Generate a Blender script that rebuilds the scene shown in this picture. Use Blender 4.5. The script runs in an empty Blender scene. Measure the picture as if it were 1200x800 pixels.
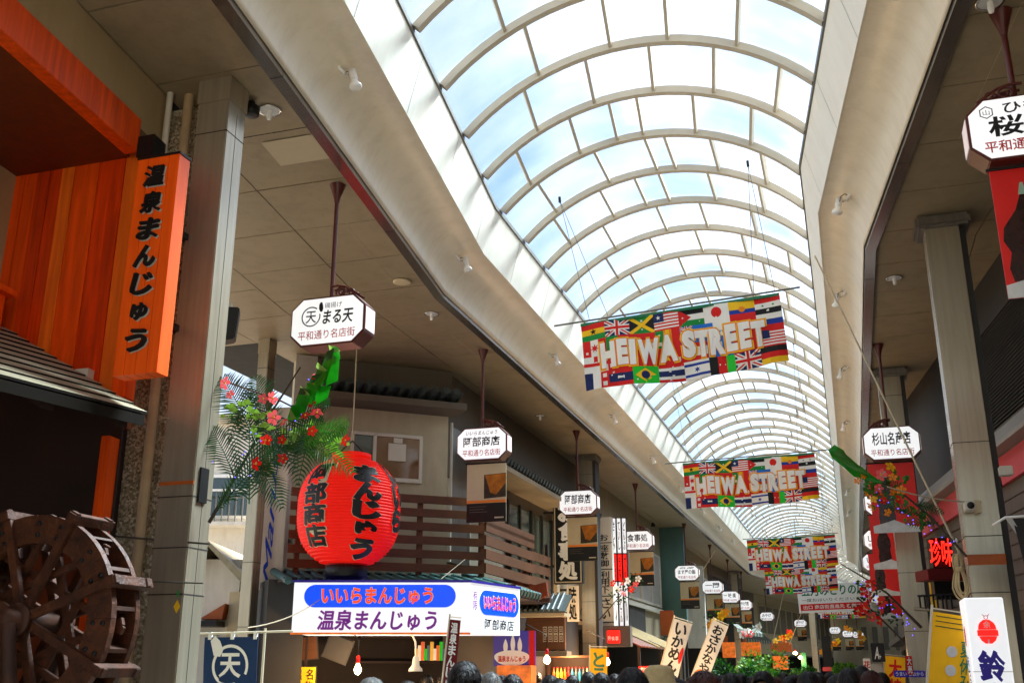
import bpy, bmesh, math, random
from mathutils import Vector, Matrix
random.seed(7)
R = math.radians
scene = bpy.context.scene
COL = scene.collection

# ---------------------------------------------------------------- camera, sky, sun, exposure
EYE = 1.6
FPX = 1214.0
PITCH = math.atan(385 / FPX)
cam = bpy.data.cameras.new('camera')
cam.sensor_width = 36.0
cam.lens = 36.0 * FPX / 1200.0
cam.clip_end = 2000
cam.clip_start = 0.05
cam_o = bpy.data.objects.new('camera', cam)
COL.objects.link(cam_o)
cam_o.location = (0, 0, EYE)
cam_o.rotation_euler = (R(90) + PITCH, 0, 0)
scene.camera = cam_o

SUN_EL, SUN_AZ = 55.0, 56.0        # azimuth measured clockwise from +Y
world = bpy.data.worlds.new('World')
scene.world = world
world.use_nodes = True
wn = world.node_tree.nodes
sky = wn.new('ShaderNodeTexSky')
sky.sky_type = 'NISHITA'
sky.sun_disc = False
sky.sun_elevation = R(SUN_EL)
sky.sun_rotation = R(SUN_AZ)
sky.air_density = 1.0
sky.dust_density = 2.0
sky.ozone_density = 1.0
bg = wn['Background']
wl = world.node_tree.links
wtc = wn.new('ShaderNodeTexCoord')                         # broken cloud over the blue
wmp = wn.new('ShaderNodeMapping')
wmp.inputs['Scale'].default_value = (1.0, 1.0, 2.2)
wno = wn.new('ShaderNodeTexNoise')
wno.inputs['Scale'].default_value = 2.1
wno.inputs['Detail'].default_value = 9
wno.inputs['Roughness'].default_value = 0.55
wl.new(wtc.outputs['Generated'], wmp.inputs[0])
wl.new(wmp.outputs[0], wno.inputs['Vector'])
wrp = wn.new('ShaderNodeValToRGB')
wrp.color_ramp.elements[0].position = 0.42
wrp.color_ramp.elements[1].position = 0.74
wl.new(wno.outputs['Fac'], wrp.inputs[0])
wmx = wn.new('ShaderNodeMix')
wmx.data_type = 'RGBA'
wl.new(wrp.outputs[0], wmx.inputs[0])
wl.new(sky.outputs[0], wmx.inputs[6])
wmx.inputs[7].default_value = (3.6, 3.75, 3.9, 1)
wl.new(wmx.outputs[2], bg.inputs[0])
bg.inputs[1].default_value = 0.05
sl = bpy.data.lights.new('sun', 'SUN')
sl.energy = 5.0
sl.angle = R(18)
sl.color = (1.0, 0.94, 0.84)
so = bpy.data.objects.new('sun', sl)
COL.objects.link(so)
d = Vector((math.sin(R(SUN_AZ)) * math.cos(R(SUN_EL)), math.cos(R(SUN_AZ)) * math.cos(R(SUN_EL)), math.sin(R(SUN_EL))))
so.rotation_euler = (-d).to_track_quat('-Z', 'Y').to_euler()
so.location = d * 60
scene.view_settings.view_transform = 'Standard'
scene.view_settings.look = 'None'
scene.view_settings.gamma = 1.0
scene.view_settings.exposure = 2.5
scene.render.engine = 'CYCLES'
scene.cycles.use_denoising = True
scene.cycles.max_bounces = 8
scene.cycles.diffuse_bounces = 5
scene.cycles.glossy_bounces = 3
scene.cycles.transparent_max_bounces = 12
scene.cycles.caustics_reflective = False
scene.cycles.caustics_refractive = False
scene.cycles.sample_clamp_indirect = 8.0

# ---------------------------------------------------------------- street frame
# s runs down the street, u across it to the right; the arcade bends at S1 and again at S2
TH = R(17.6)
E2 = Vector((math.sin(TH), math.cos(TH), 0))
N2 = Vector((math.cos(TH), -math.sin(TH), 0))
S1, S2 = 11.66, 53.8
def shift(s):
    return max(0.0, S1 - s) * 0.1246 + max(0.0, s - S2) * 0.17
def W(s, u, z):
    return E2 * s + N2 * (u + shift(s)) + Vector((0, 0, z))
def yaw_at(s):
    return TH - (R(7.1) if s < S1 else 0) + (R(9.65) if s > S2 else 0)
_cp, _sp = math.cos(PITCH), math.sin(PITCH)
def ray(x, y):
    dx, dz = (x - 600) / FPX, (400 - y) / FPX
    return Vector((dx, _cp - _sp * dz, _sp + _cp * dz))
def su(p):
    s = p.dot(E2)
    return s, p.dot(N2) - shift(s), p.z + EYE
def at_s(x, y, s):                  # where the sight line meets the cross plane at s -> (u, z)
    r = ray(x, y)
    q = su(r * (s / r.dot(E2)))
    return q[1], q[2]
def at_z(x, y, z):                  # -> (s, u)
    r = ray(x, y)
    q = su(r * ((z - EYE) / r.z))
    return q[0], q[1]
def at_Y(x, y, Y):
    r = ray(x, y)
    p = r * (Y / r.y)
    return Vector((p.x, p.y, p.z + EYE))
def at_u(x, y, u):                  # where the sight line meets a wall along the street -> (s, z)
    r = ray(x, y)
    a, b = r.dot(E2), r.dot(N2)
    prev = None
    t = 0.3
    while t < 130:
        g = b * t - shift(a * t) - u
        if prev is not None and g * prev < 0:
            return a * t, r.z * t + EYE
        prev = g
        t += 0.02
    return 40.0, 3.0

# ---------------------------------------------------------------- materials
def lin(h):
    h = h.lstrip('#')
    c = [int(h[i:i + 2], 16) / 255 for i in (0, 2, 4)]
    return tuple(v / 12.92 if v < 0.04045 else ((v + 0.055) / 1.055) ** 2.4 for v in c)
MATS = {}
def mat(name, col, rough=0.6, metal=0.0, var=0.15, scale=6.0, bump=0.0, emit=0.0, stretch=None, spec=0.4, bscale=None, trans=0.0, dirt=0.0):
    m = bpy.data.materials.new(name)
    m.use_nodes = True
    nt = m.node_tree
    n, l = nt.nodes, nt.links
    b = n['Principled BSDF']
    c = lin(col) if isinstance(col, str) else col
    tc = n.new('ShaderNodeTexCoord')
    mp = n.new('ShaderNodeMapping')
    l.new(tc.outputs['Object'], mp.inputs[0])
    if stretch:
        mp.inputs['Scale'].default_value = stretch
    no = n.new('ShaderNodeTexNoise')
    no.inputs['Scale'].default_value = scale
    no.inputs['Detail'].default_value = 6
    no.inputs['Roughness'].default_value = 0.6
    l.new(mp.outputs[0], no.inputs['Vector'])
    ramp = n.new('ShaderNodeValToRGB')
    ramp.color_ramp.elements[0].position = 0.3
    ramp.color_ramp.elements[1].position = 0.72
    ramp.color_ramp.elements[0].color = tuple(max(0, v * (1 - var)) for v in c) + (1,)
    ramp.color_ramp.elements[1].color = tuple(min(1, v * (1 + var)) for v in c) + (1,)
    l.new(no.outputs['Fac'], ramp.inputs[0])
    out = ramp.outputs[0]
    if dirt > 0:
        n2 = n.new('ShaderNodeTexNoise')
        n2.inputs['Scale'].default_value = 1.3
        n2.inputs['Detail'].default_value = 9
        n2.inputs['Roughness'].default_value = 0.72
        mp2 = n.new('ShaderNodeMapping')
        mp2.inputs['Scale'].default_value = (3.5, 3.5, 0.6)
        l.new(tc.outputs['Object'], mp2.inputs[0])
        l.new(mp2.outputs[0], n2.inputs['Vector'])
        r2 = n.new('ShaderNodeValToRGB')
        r2.color_ramp.elements[0].position = 0.46
        r2.color_ramp.elements[1].position = 0.75
        r2.color_ramp.elements[0].color = (1, 1, 1, 1)
        k = 1 - dirt
        r2.color_ramp.elements[1].color = (k, k * 0.97, k * 0.92, 1)
        l.new(n2.outputs['Fac'], r2.inputs[0])
        mx = n.new('ShaderNodeMix')
        mx.data_type = 'RGBA'
        mx.blend_type = 'MULTIPLY'
        mx.inputs[0].default_value = 1.0
        l.new(out, mx.inputs[6])
        l.new(r2.outputs[0], mx.inputs[7])
        out = mx.outputs[2]
    l.new(out, b.inputs['Base Color'])
    mr = n.new('ShaderNodeMapRange')
    mr.inputs['To Min'].default_value = max(0.02, rough * 0.85)
    mr.inputs['To Max'].default_value = min(1, rough * 1.15)
    l.new(no.outputs['Fac'], mr.inputs[0])
    l.new(mr.outputs[0], b.inputs['Roughness'])
    b.inputs['Metallic'].default_value = metal
    b.inputs['Specular IOR Level'].default_value = spec
    if bump:
        bn = n.new('ShaderNodeTexNoise')
        bn.inputs['Scale'].default_value = bscale or scale * 4
        bn.inputs['Detail'].default_value = 5
        l.new(mp.outputs[0], bn.inputs['Vector'])
        bp = n.new('ShaderNodeBump')
        bp.inputs['Strength'].default_value = bump
        bp.inputs['Distance'].default_value = 0.02
        l.new(bn.outputs['Fac'], bp.inputs['Height'])
        l.new(bp.outputs[0], b.inputs['Normal'])
    if emit:
        l.new(out, b.inputs['Emission Color'])
        b.inputs['Emission Strength'].default_value = emit
    if trans:
        tr = n.new('ShaderNodeBsdfTranslucent')
        l.new(out, tr.inputs['Color'])
        ms = n.new('ShaderNodeMixShader')
        ms.inputs[0].default_value = trans
        l.new(b.outputs[0], ms.inputs[1])
        l.new(tr.outputs[0], ms.inputs[2])
        l.new(ms.outputs[0], n['Material Output'].inputs['Surface'])
    MATS[name] = m
    return m

mat('pavement', (.27, .24, .2), .7, var=.2, scale=3, bump=.2)
mat('ceiling', '#938265', .55, var=.07, scale=1.2, dirt=.24)
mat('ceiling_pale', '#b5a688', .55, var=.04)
mat('joint', '#1c1916', .8)
mat('cove', '#ebdfc6', .35, var=.04, scale=1.0, dirt=.14)
mat('band', '#f1ead9', .5, var=.03, scale=1.0, dirt=.08)
mat('rib', '#c0b49f', .5, var=.06)
mat('gutter', '#6e6c66', .5, var=.15)
mat('steel', '#aea48f', .25, metal=.55, var=.14, scale=3, stretch=(7, 7, .25), dirt=.12)
mat('steel_dark', '#77726a', .4, metal=.6, var=.12, scale=3, stretch=(6, 6, .35), dirt=.25)
mat('trim', '#8d867d', .22, metal=.9, var=.12, scale=2)
mat('chrome', '#d8d4cc', .15, metal=.9, var=.05)
mat('black_metal', '#1b1a19', .45, metal=.3)
mat('white_metal', '#e4e2dc', .4, var=.04)
mat('lamp_glass', '#f0eee8', .25, var=.03)
mat('maroon', '#552019', .38, var=.15, bump=.04)
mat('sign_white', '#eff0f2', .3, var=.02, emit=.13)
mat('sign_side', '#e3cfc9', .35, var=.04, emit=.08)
mat('ink', '#0c0b0c', .5, var=.2)
mat('ink_red', '#c41410', .5, var=.08)
mat('ink_purple', '#6d1a7c', .45, var=.08, emit=.1)
mat('ink_blue', '#1a44c8', .45, var=.1)
mat('ink_navy', '#2a1c80', .45, var=.1, emit=.05)
mat('box_blue', '#0c48e8', .35, var=.03, emit=.16)
mat('box_red', '#f2431a', .35, var=.03, emit=.16)
mat('white_paint', '#ebe9e4', .5, var=.03)
mat('orange_wood', '#f44f04', .42, var=.3, scale=2.2, stretch=(9, 9, .5), bump=.05, dirt=.3)
mat('orange_wood_pale', '#fb6a14', .45, var=.3, scale=2.6, stretch=(8, 8, .4), bump=.06, dirt=.25)
mat('orange_wood_deep', '#d63c02', .4, var=.35, scale=1.8, stretch=(10, 10, .6), bump=.06, dirt=.4)
mat('orange_sign', '#ff5a0a', .4, var=.2, scale=2.0, stretch=(9, 9, .4), bump=.04)
mat('orange_dark', '#6a2c0c', .5, var=.25, scale=2.0, stretch=(6, 6, .6))
mat('wheel_wood', '#4a240b', .6, var=.55, scale=5, stretch=(2, 2, 2), bump=.35, dirt=.3)
mat('wheel_dark', '#40200c', .65, var=.45, scale=4, bump=.25)
mat('beige_wall', '#a8946f', .8, var=.07, scale=2, bump=.1, dirt=.12)
mat('brown_dark', '#2c1a12', .7, var=.3, scale=3)
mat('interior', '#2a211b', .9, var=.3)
mat('slate', '#a0967a', .6, var=.2, scale=8, bump=.1)
mat('slate_edge', '#1b150e', .85, spec=.1)
mat('tile_grey', '#3c4441', .5, var=.25, scale=5, bump=.15)
mat('tile_green', '#2f5450', .45, var=.25, scale=5, bump=.15)
mat('wall_grey', '#b3a88f', .8, var=.06, scale=3, bump=.12, dirt=.15)
mat('wall_taupe', '#62594c', .75, var=.08, scale=2, dirt=.15)
mat('wall_beige', '#9d8f74', .75, var=.06, scale=2, dirt=.2)
mat('wall_teal', '#44625c', .6, var=.1, scale=2, dirt=.15)
mat('wall_white', '#d9d4c8', .75, var=.05, scale=2, dirt=.2)
mat('wall_dark', '#2e2b28', .7, var=.2, scale=2)
mat('slat_brown', '#5a3417', .55, var=.25, scale=2, stretch=(.6, 6, 6), bump=.08)
mat('window_glass', '#35413f', .08, var=.15, scale=1.5, spec=.8)
mat('pane_brown', '#75502a', .12, var=.2, scale=1.5, spec=.7)
mat('pane_teal', '#3e5450', .15, var=.2, scale=1.5, spec=.6)
mat('frame_white', '#cdc7b8', .45, var=.06)
mat('lantern_red', '#f01c08', .55, var=.06, scale=3, trans=.3, emit=.07)
mat('ink_outline', '#cbbf9e', .6, var=.05)
mat('cloth_white', '#e9e6df', .8, var=.03, trans=.15)
mat('navy', '#17345f', .8, var=.08, trans=.1)
mat('maroon_cloth', '#6d1216', .8, var=.1, trans=.15)
mat('yellow_cloth', '#ffbe10', .8, var=.05, trans=.02)
mat('pink', '#c04650', .6, var=.08)
mat('pole_cream', '#d8cdb4', .45, var=.05)
mat('leaf_dark', '#1d4a1f', .45, var=.35, scale=4, trans=.15)
mat('leaf', '#3c7a22', .5, var=.4, scale=4, trans=.25)
mat('leaf_lime', '#7fa838', .5, var=.3, scale=4, trans=.3)
mat('streamer', '#178512', .35, var=.4, scale=9, trans=.2)
mat('stem', '#2b2415', .7, var=.3)
mat('bamboo', '#3a3020', .6, var=.3)
mat('petal_red', '#e01a12', .5, var=.15, trans=.3)
mat('petal_pink', '#ee5a5c', .5, var=.15, trans=.3)
mat('petal_orange', '#f08a10', .5, var=.15, trans=.3)
mat('petal_yellow', '#f0b818', .5, var=.15, trans=.3)
mat('fairy', '#5a4cff', .3, emit=.8)
mat('neon', '#ff1a10', .3, emit=1.0)
mat('red_lit', '#e81810', .4, emit=.22)
mat('bulb', '#ffd9a0', .3, emit=3.0)
mat('rope', '#bda77c', .85, var=.2, bump=.2)
mat('cord', '#b9a98c', .7)
mat('cord_dark', '#4a443b', .7)
mat('cable_beige', '#a8906c', .6)
mat('poster_cream', '#c9b68f', .45, var=.06)
mat('poster_amber', '#b86a08', .45, var=.5, scale=5)
mat('poster_shade', '#3a2c14', .45, var=.5, scale=6)
mat('poster_black', '#14130f', .4, var=.2)
mat('poster_orange', '#f08420', .45, var=.05)
mat('poster_red', '#d81408', .4, var=.06)
mat('bottle_brown', '#2c120c', .25, var=.5, scale=8)
mat('bottle_green', '#8fae98', .3, var=.2)
mat('silver', '#c8c8c6', .35, var=.2)
mat('skin', '#c68a66', .55, var=.06)
mat('hair_black', '#0f0c0b', .5, var=.3, scale=40, bump=.3)
mat('hair_light', '#3a2e28', .45, var=.3)
mat('hair_brown', '#4a1f12', .5, var=.3, scale=40, bump=.3)
mat('hair_grey', '#6f6c68', .55, var=.25, scale=40, bump=.3)
mat('straw', '#cbb27c', .7, var=.15, scale=20, bump=.2)
for i, h in enumerate(['#1d2532', '#7b8794', '#d8d4cc', '#a3352c', '#c97a2c', '#3f5a48', '#2e2a2a', '#8f7b62']):
    mat('shirt_%d' % i, h, .85, var=.1, scale=12, bump=.1)
mat('trousers', '#23252c', .85, var=.1)
mat('warm_lit', '#c8601a', .5, var=.5, scale=7, emit=.13)
mat('awning_green', '#2f4a34', .7, var=.12, trans=.15)
mat('louver', '#24211f', .5, var=.1)
mat('awning_grey', '#8d8980', .6, var=.08)
mat('siding', '#57524c', .7, var=.1, dirt=.15)
mat('paint_green', '#15704a', .5, var=.08)
mat('orange_paint', '#a9521a', .5, var=.12)
mat('gray_box', '#b7b3ab', .6, var=.08)
FC = dict(red='#d61a16', white='#eeece6', blue='#173a9c', navy='#13245c', sky='#1f6fd0', green='#128a3a', lime='#1fc42c', yellow='#f6c416', black='#121212', orange='#f0881c')
for k, h in FC.items():
    mat('flag_' + k, h, .75, var=.05, scale=3, trans=.05)
for i, h in enumerate(['#e0651c', '#e8b83a', '#c81f1a', '#2a86b8', '#e9e3d2', '#4b5f6a']):
    mat('goods_%d' % i, h, .3, var=.15)

def pebble(name):
    m = mat(name, '#8b8068', .85, var=.1)
    nt = m.node_tree
    n, l = nt.nodes, nt.links
    b = n['Principled BSDF']
    v = n.new('ShaderNodeTexVoronoi')
    v.inputs['Scale'].default_value = 55
    tc = n.new('ShaderNodeTexCoord')
    l.new(tc.outputs['Object'], v.inputs['Vector'])
    sep = n.new('ShaderNodeSeparateColor')
    l.new(v.outputs['Color'], sep.inputs[0])
    r = n.new('ShaderNodeValToRGB')
    r.color_ramp.elements[0].color = lin('#857a60') + (1,)
    r.color_ramp.elements[1].color = lin('#f2e9d2') + (1,)
    e = r.color_ramp.elements.new(.55)
    e.color = lin('#bfb08e') + (1,)
    l.new(sep.outputs[0], r.inputs[0])
    l.new(r.outputs[0], b.inputs['Base Color'])
    bp = n.new('ShaderNodeBump')
    bp.inputs['Strength'].default_value = .8
    bp.inputs['Distance'].default_value = .012
    bp.invert = True
    l.new(v.outputs['Distance'], bp.inputs['Height'])
    l.new(bp.outputs[0], b.inputs['Normal'])
pebble('pebble_dash')

def roofing(name):
    m = bpy.data.materials.new(name)
    m.use_nodes = True
    n, l = m.node_tree.nodes, m.node_tree.links
    for x in list(n):
        if x.type == 'BSDF_PRINCIPLED':
            n.remove(x)
    tc = n.new('ShaderNodeTexCoord')
    no = n.new('ShaderNodeTexNoise')
    no.inputs['Scale'].default_value = .7
    no.inputs['Detail'].default_value = 6
    l.new(tc.outputs['Object'], no.inputs['Vector'])
    tr = n.new('ShaderNodeBsdfTransparent')
    ns = n.new('ShaderNodeTexNoise')                        # dusty streaks down the panes
    ns.inputs['Scale'].default_value = 1.0
    ns.inputs['Detail'].default_value = 8
    ms_ = n.new('ShaderNodeMapping')
    ms_.inputs['Scale'].default_value = (.7, 2.2, .7)
    l.new(tc.outputs['Object'], ms_.inputs[0])
    l.new(ms_.outputs[0], ns.inputs['Vector'])
    rt = n.new('ShaderNodeValToRGB')
    rt.color_ramp.elements[0].position = .35
    rt.color_ramp.elements[1].position = .65
    rt.color_ramp.elements[0].color = (.54, .73, .93, 1)
    rt.color_ramp.elements[1].color = (.7, .86, 1, 1)
    l.new(ns.outputs['Fac'], rt.inputs[0])
    l.new(rt.outputs[0], tr.inputs[0])
    tl = n.new('ShaderNodeBsdfTranslucent')
    tl.inputs[0].default_value = (.9, .9, .88, 1)
    gl = n.new('ShaderNodeBsdfGlossy')
    gl.inputs['Roughness'].default_value = .15
    gl.inputs[0].default_value = (.9, .9, .9, 1)
    mr = n.new('ShaderNodeMapRange')
    mr.inputs['From Min'].default_value = .35
    mr.inputs['From Max'].default_value = .7
    mr.inputs['To Min'].default_value = .03
    mr.inputs['To Max'].default_value = .14
    l.new(no.outputs['Fac'], mr.inputs[0])
    m1 = n.new('ShaderNodeMixShader')
    l.new(mr.outputs[0], m1.inputs[0])
    l.new(tr.outputs[0], m1.inputs[1])
    l.new(tl.outputs[0], m1.inputs[2])
    m2 = n.new('ShaderNodeMixShader')
    m2.inputs[0].default_value = .05
    l.new(m1.outputs[0], m2.inputs[1])
    l.new(gl.outputs[0], m2.inputs[2])
    l.new(m2.outputs[0], n['Material Output'].inputs['Surface'])
    MATS[name] = m
roofing('roofing')

# ---------------------------------------------------------------- mesh building
_txt = {}
def text_mesh(s, off=0.0, res=3):
    key = (s, off, res)
    if key not in _txt:
        c = bpy.data.curves.new('text', 'FONT')
        c.body = s
        c.size = 1
        c.offset = off
        c.resolution_u = res
        o = bpy.data.objects.new('text', c)
        COL.objects.link(o)
        me = bpy.data.meshes.new_from_object(o.evaluated_get(bpy.context.evaluated_depsgraph_get()))
        vs = [(v.co.x, v.co.y) for v in me.vertices]
        fs = [tuple(p.vertices) for p in me.polygons]
        COL.objects.unlink(o)
        bpy.data.objects.remove(o)
        bpy.data.meshes.remove(me)
        bpy.data.curves.remove(c)
        _txt[key] = (vs, fs)
    return _txt[key]

class MB:
    def __init__(self, fn=None):
        self.v, self.f, self.m, self.s = [], [], [], []
        self.fn = fn
        self.xf = None
    def add(self, vs, fs, m, smooth=False):
        o = len(self.v)
        for p in vs:
            p = Vector(p)
            if self.xf is not None:
                p = self.xf @ p
            if self.fn:
                p = self.fn(p.x, p.y, p.z)
            self.v.append(tuple(p))
        for f in fs:
            self.f.append(tuple(i + o for i in f))
            self.m.append(m)
            self.s.append(smooth)
    def poly(self, pts, m):
        self.add(pts, [tuple(range(len(pts)))], m)
    def box(self, x0, x1, y0, y1, z0, z1, m):
        if x0 > x1: x0, x1 = x1, x0
        if y0 > y1: y0, y1 = y1, y0
        if z0 > z1: z0, z1 = z1, z0
        vs = [(x, y, z) for z in (z0, z1) for y in (y0, y1) for x in (x0, x1)]
        self.add(vs, [(0, 2, 3, 1), (4, 5, 7, 6), (0, 1, 5, 4), (2, 6, 7, 3), (0, 4, 6, 2), (1, 3, 7, 5)], m)
    def prism(self, pts, y0, y1, m, mside=None):          # pts in the x-z plane, extruded along y
        n = len(pts)
        vs = [(x, y0, z) for x, z in pts] + [(x, y1, z) for x, z in pts]
        self.add(vs, [tuple(range(n)), tuple(reversed(range(n, 2 * n)))], m)
        self.add(vs, [(i, (i + 1) % n + n if False else i + n, (i + 1) % n + n, (i + 1) % n) for i in range(n)], mside or m)
    def tube(self, pts, r, m, n=6, r2=None):
        pts = [Vector(p) for p in pts]
        k = len(pts)
        vs, fs = [], []
        up = None
        for i, p in enumerate(pts):
            t = (pts[min(i + 1, k - 1)] - pts[max(i - 1, 0)])
            if t.length < 1e-9: t = Vector((0, 0, 1))
            t.normalize()
            if up is None:
                up = Vector((0, 0, 1)) if abs(t.z) < .9 else Vector((1, 0, 0))
            a = t.cross(up)
            if a.length < 1e-6: a = t.cross(Vector((0, 1, 0)))
            a.normalize()
            b = a.cross(t)
            up = b
            rr = r if r2 is None else r + (r2 - r) * i / max(1, k - 1)
            for j in range(n):
                w = 2 * math.pi * j / n
                vs.append(p + a * math.cos(w) * rr + b * math.sin(w) * rr)
        for i in range(k - 1):
            for j in range(n):
                q = (j + 1) % n
                fs.append((i * n + j, i * n + q, (i + 1) * n + q, (i + 1) * n + j))
        self.add(vs, fs, m, True)
        self.add(vs, [tuple(reversed(range(n))), tuple(range((k - 1) * n, k * n))], m)
    def lathe(self, prof, n, m, c=(0, 0, 0), axis='z'):    # prof [(r, h)]
        vs, fs = [], []
        for r, h in prof:
            for j in range(n):
                w = 2 * math.pi * j / n
                x, y = r * math.cos(w), r * math.sin(w)
                p = (x, y, h) if axis == 'z' else ((x, h, y) if axis == 'y' else (h, x, y))
                vs.append((p[0] + c[0], p[1] + c[1], p[2] + c[2]))
        k = len(prof)
        for i in range(k - 1):
            for j in range(n):
                q = (j + 1) % n
                fs.append((i * n + j, i * n + q, (i + 1) * n + q, (i + 1) * n + j))
        self.add(vs, fs, m, True)
        self.add(vs, [tuple(reversed(range(n))), tuple(range((k - 1) * n, k * n))], m)
    def ball(self, c, r, m, n=10, sq=(1, 1, 1)):
        prof = [(math.sin(math.pi * i / 8) * r + 1e-4, -math.cos(math.pi * i / 8) * r) for i in range(9)]
        vs, fs = [], []
        for rr, h in prof:
            for j in range(n):
                w = 2 * math.pi * j / n
                vs.append((c[0] + rr * math.cos(w) * sq[0], c[1] + rr * math.sin(w) * sq[1], c[2] + h * sq[2]))
        for i in range(8):
            for j in range(n):
                q = (j + 1) % n
                fs.append((i * n + j, i * n + q, (i + 1) * n + q, (i + 1) * n + j))
        self.add(vs, fs, m, True)
    def text(self, s, x0, x1, z0, z1, m, y=0.0, off=0.0, shear=0.0, nib=0, keep=False, res=3, rot=0.0):
        vs, fs = text_mesh(s, off, res)
        if not vs: return
        ax, bx = min(p[0] for p in vs), max(p[0] for p in vs)
        az, bz = min(p[1] for p in vs), max(p[1] for p in vs)
        kx, kz = (x1 - x0) / max(1e-6, bx - ax), (z1 - z0) / max(1e-6, bz - az)
        if keep:
            kx = kz = min(kx, kz)
        cx, cz = (x0 + x1) / 2, (z0 + z1) / 2
        mx, mz = (ax + bx) / 2, (az + bz) / 2
        cr, sr = math.cos(rot), math.sin(rot)
        for k in range(nib + 1):
            o = (k - nib / 2) * .028
            pts = []
            for p in vs:
                px, pz = (p[0] - mx + o + shear * (p[1] - mz)) * kx, (p[1] - mz - o * .8) * kz
                pts.append((cx + px * cr - pz * sr, y - k * .0006, cz + px * sr + pz * cr))
            self.add(pts, fs, m)
    def vtext(self, s, x0, x1, z0, z1, m, y=0.0, off=0.0, nib=0, shear=0.0, grow=1.0):
        n = max(1, len(s))
        h = (z1 - z0) / n
        small = 'ゅょゃっぃぁ'
        for i, ch in enumerate(s):
            zc = z1 - h * (i + .5)
            w = (x1 - x0)
            k = .72 if ch in small else .94
            hw, hh = w * k / 2, h * k / 2 * grow
            if ch in 'ーー':
                self.text('|', (x0 + x1) / 2 - w * .06, (x0 + x1) / 2 + w * .06, zc - hh, zc + hh, m, y, off)
            else:
                self.text(ch, (x0 + x1) / 2 - hw, (x0 + x1) / 2 + hw, zc - hh, zc + hh, m, y, off, shear, nib)
    def slice(self, axis, step):
        bm = bmesh.new()
        vs = [bm.verts.new(p) for p in self.v]
        names = sorted(set(self.m))
        for f, m, s in zip(self.f, self.m, self.s):
            try:
                q = bm.faces.new([vs[i] for i in f])
                q.material_index = names.index(m)
                q.smooth = s
            except ValueError:
                pass
        a = [p[axis] for p in self.v]
        lo, hi = min(a), max(a)
        k = math.ceil(lo / step) * step
        no = [0, 0, 0]
        no[axis] = 1
        while k < hi:
            co = [0, 0, 0]
            co[axis] = k
            bmesh.ops.bisect_plane(bm, geom=bm.verts[:] + bm.edges[:] + bm.faces[:], plane_co=co, plane_no=no, dist=1e-5)
            k += step
        bm.verts.index_update()
        self.v = [tuple(p.co) for p in bm.verts]
        self.f = [tuple(p.index for p in q.verts) for q in bm.faces]
        self.m = [names[q.material_index] for q in bm.faces]
        self.s = [q.smooth for q in bm.faces]
        bm.free()
        return self
    def warp(self, fn):
        self.v = [tuple(fn(Vector(p))) for p in self.v]
        return self
    def obj(self, name, parent=None, bevel=0.0):
        me = bpy.data.meshes.new(name)
        me.from_pydata(self.v, [], self.f)
        names = []
        for m in self.m:
            if m not in names: names.append(m)
        for m in names: me.materials.append(MATS[m])
        idx = {m: i for i, m in enumerate(names)}
        for p, m, s in zip(me.polygons, self.m, self.s):
            p.material_index = idx[m]
            p.use_smooth = s
        if bevel:
            bm = bmesh.new()
            bm.from_mesh(me)
            bmesh.ops.remove_doubles(bm, verts=bm.verts, dist=1e-6)
            ed = [e for e in bm.edges if len(e.link_faces) == 2 and e.calc_face_angle(0) > .6]
            bmesh.ops.bevel(bm, geom=ed, offset=bevel, segments=2, affect='EDGES', clamp_overlap=True)
            bm.to_mesh(me)
            bm.free()
        o = bpy.data.objects.new(name, me)
        COL.objects.link(o)
        if parent is not None: o.parent = parent
        return o

def tag(o, label, cat, group=None):
    o['label'] = label
    o['category'] = cat
    if group: o['group'] = group
    return o
def thing(name, label, cat, loc=(0, 0, 0), rz=0.0, group=None, rx=0.0, ry=0.0):
    o = bpy.data.objects.new(name, None)
    o.empty_display_size = .1
    COL.objects.link(o)
    o.location = loc
    o.rotation_euler = (rx, ry, rz)
    return tag(o, label, cat, group)
def sthing(name, label, cat, s, u, z=0.0, group=None):    # a thing whose meshes are given in street coordinates (u, s, z)
    base = W(s, u, z)
    T = thing(name, label, cat, base, 0, group)
    return T, (lambda x, y, zz: W(y, x, zz) - base)
def kids(o):
    return [c for c in COL.objects if c.parent == o]
def copy_tree(o, parent=None):
    c = o.copy()
    COL.objects.link(c)
    if parent is not None: c.parent = parent
    for ch in kids(o): copy_tree(ch, c)
    return c
def structure(o):
    o['kind'] = 'structure'
    return o

# ---------------------------------------------------------------- ground and street
g = MB(); g.box(-600, 600, -300, 900, -.5, -.02, 'pavement')
structure(g.obj('ground'))
ST = [-8.0, S1, S2, 96.0]
g = MB()
for a, b in zip(ST[:-1], ST[1:]):
    g.poly([W(a, -5.9, 0), W(a, 3.4, 0), W(b, 3.4, 0), W(b, -5.9, 0)], 'pavement')
structure(g.obj('street'))

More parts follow.
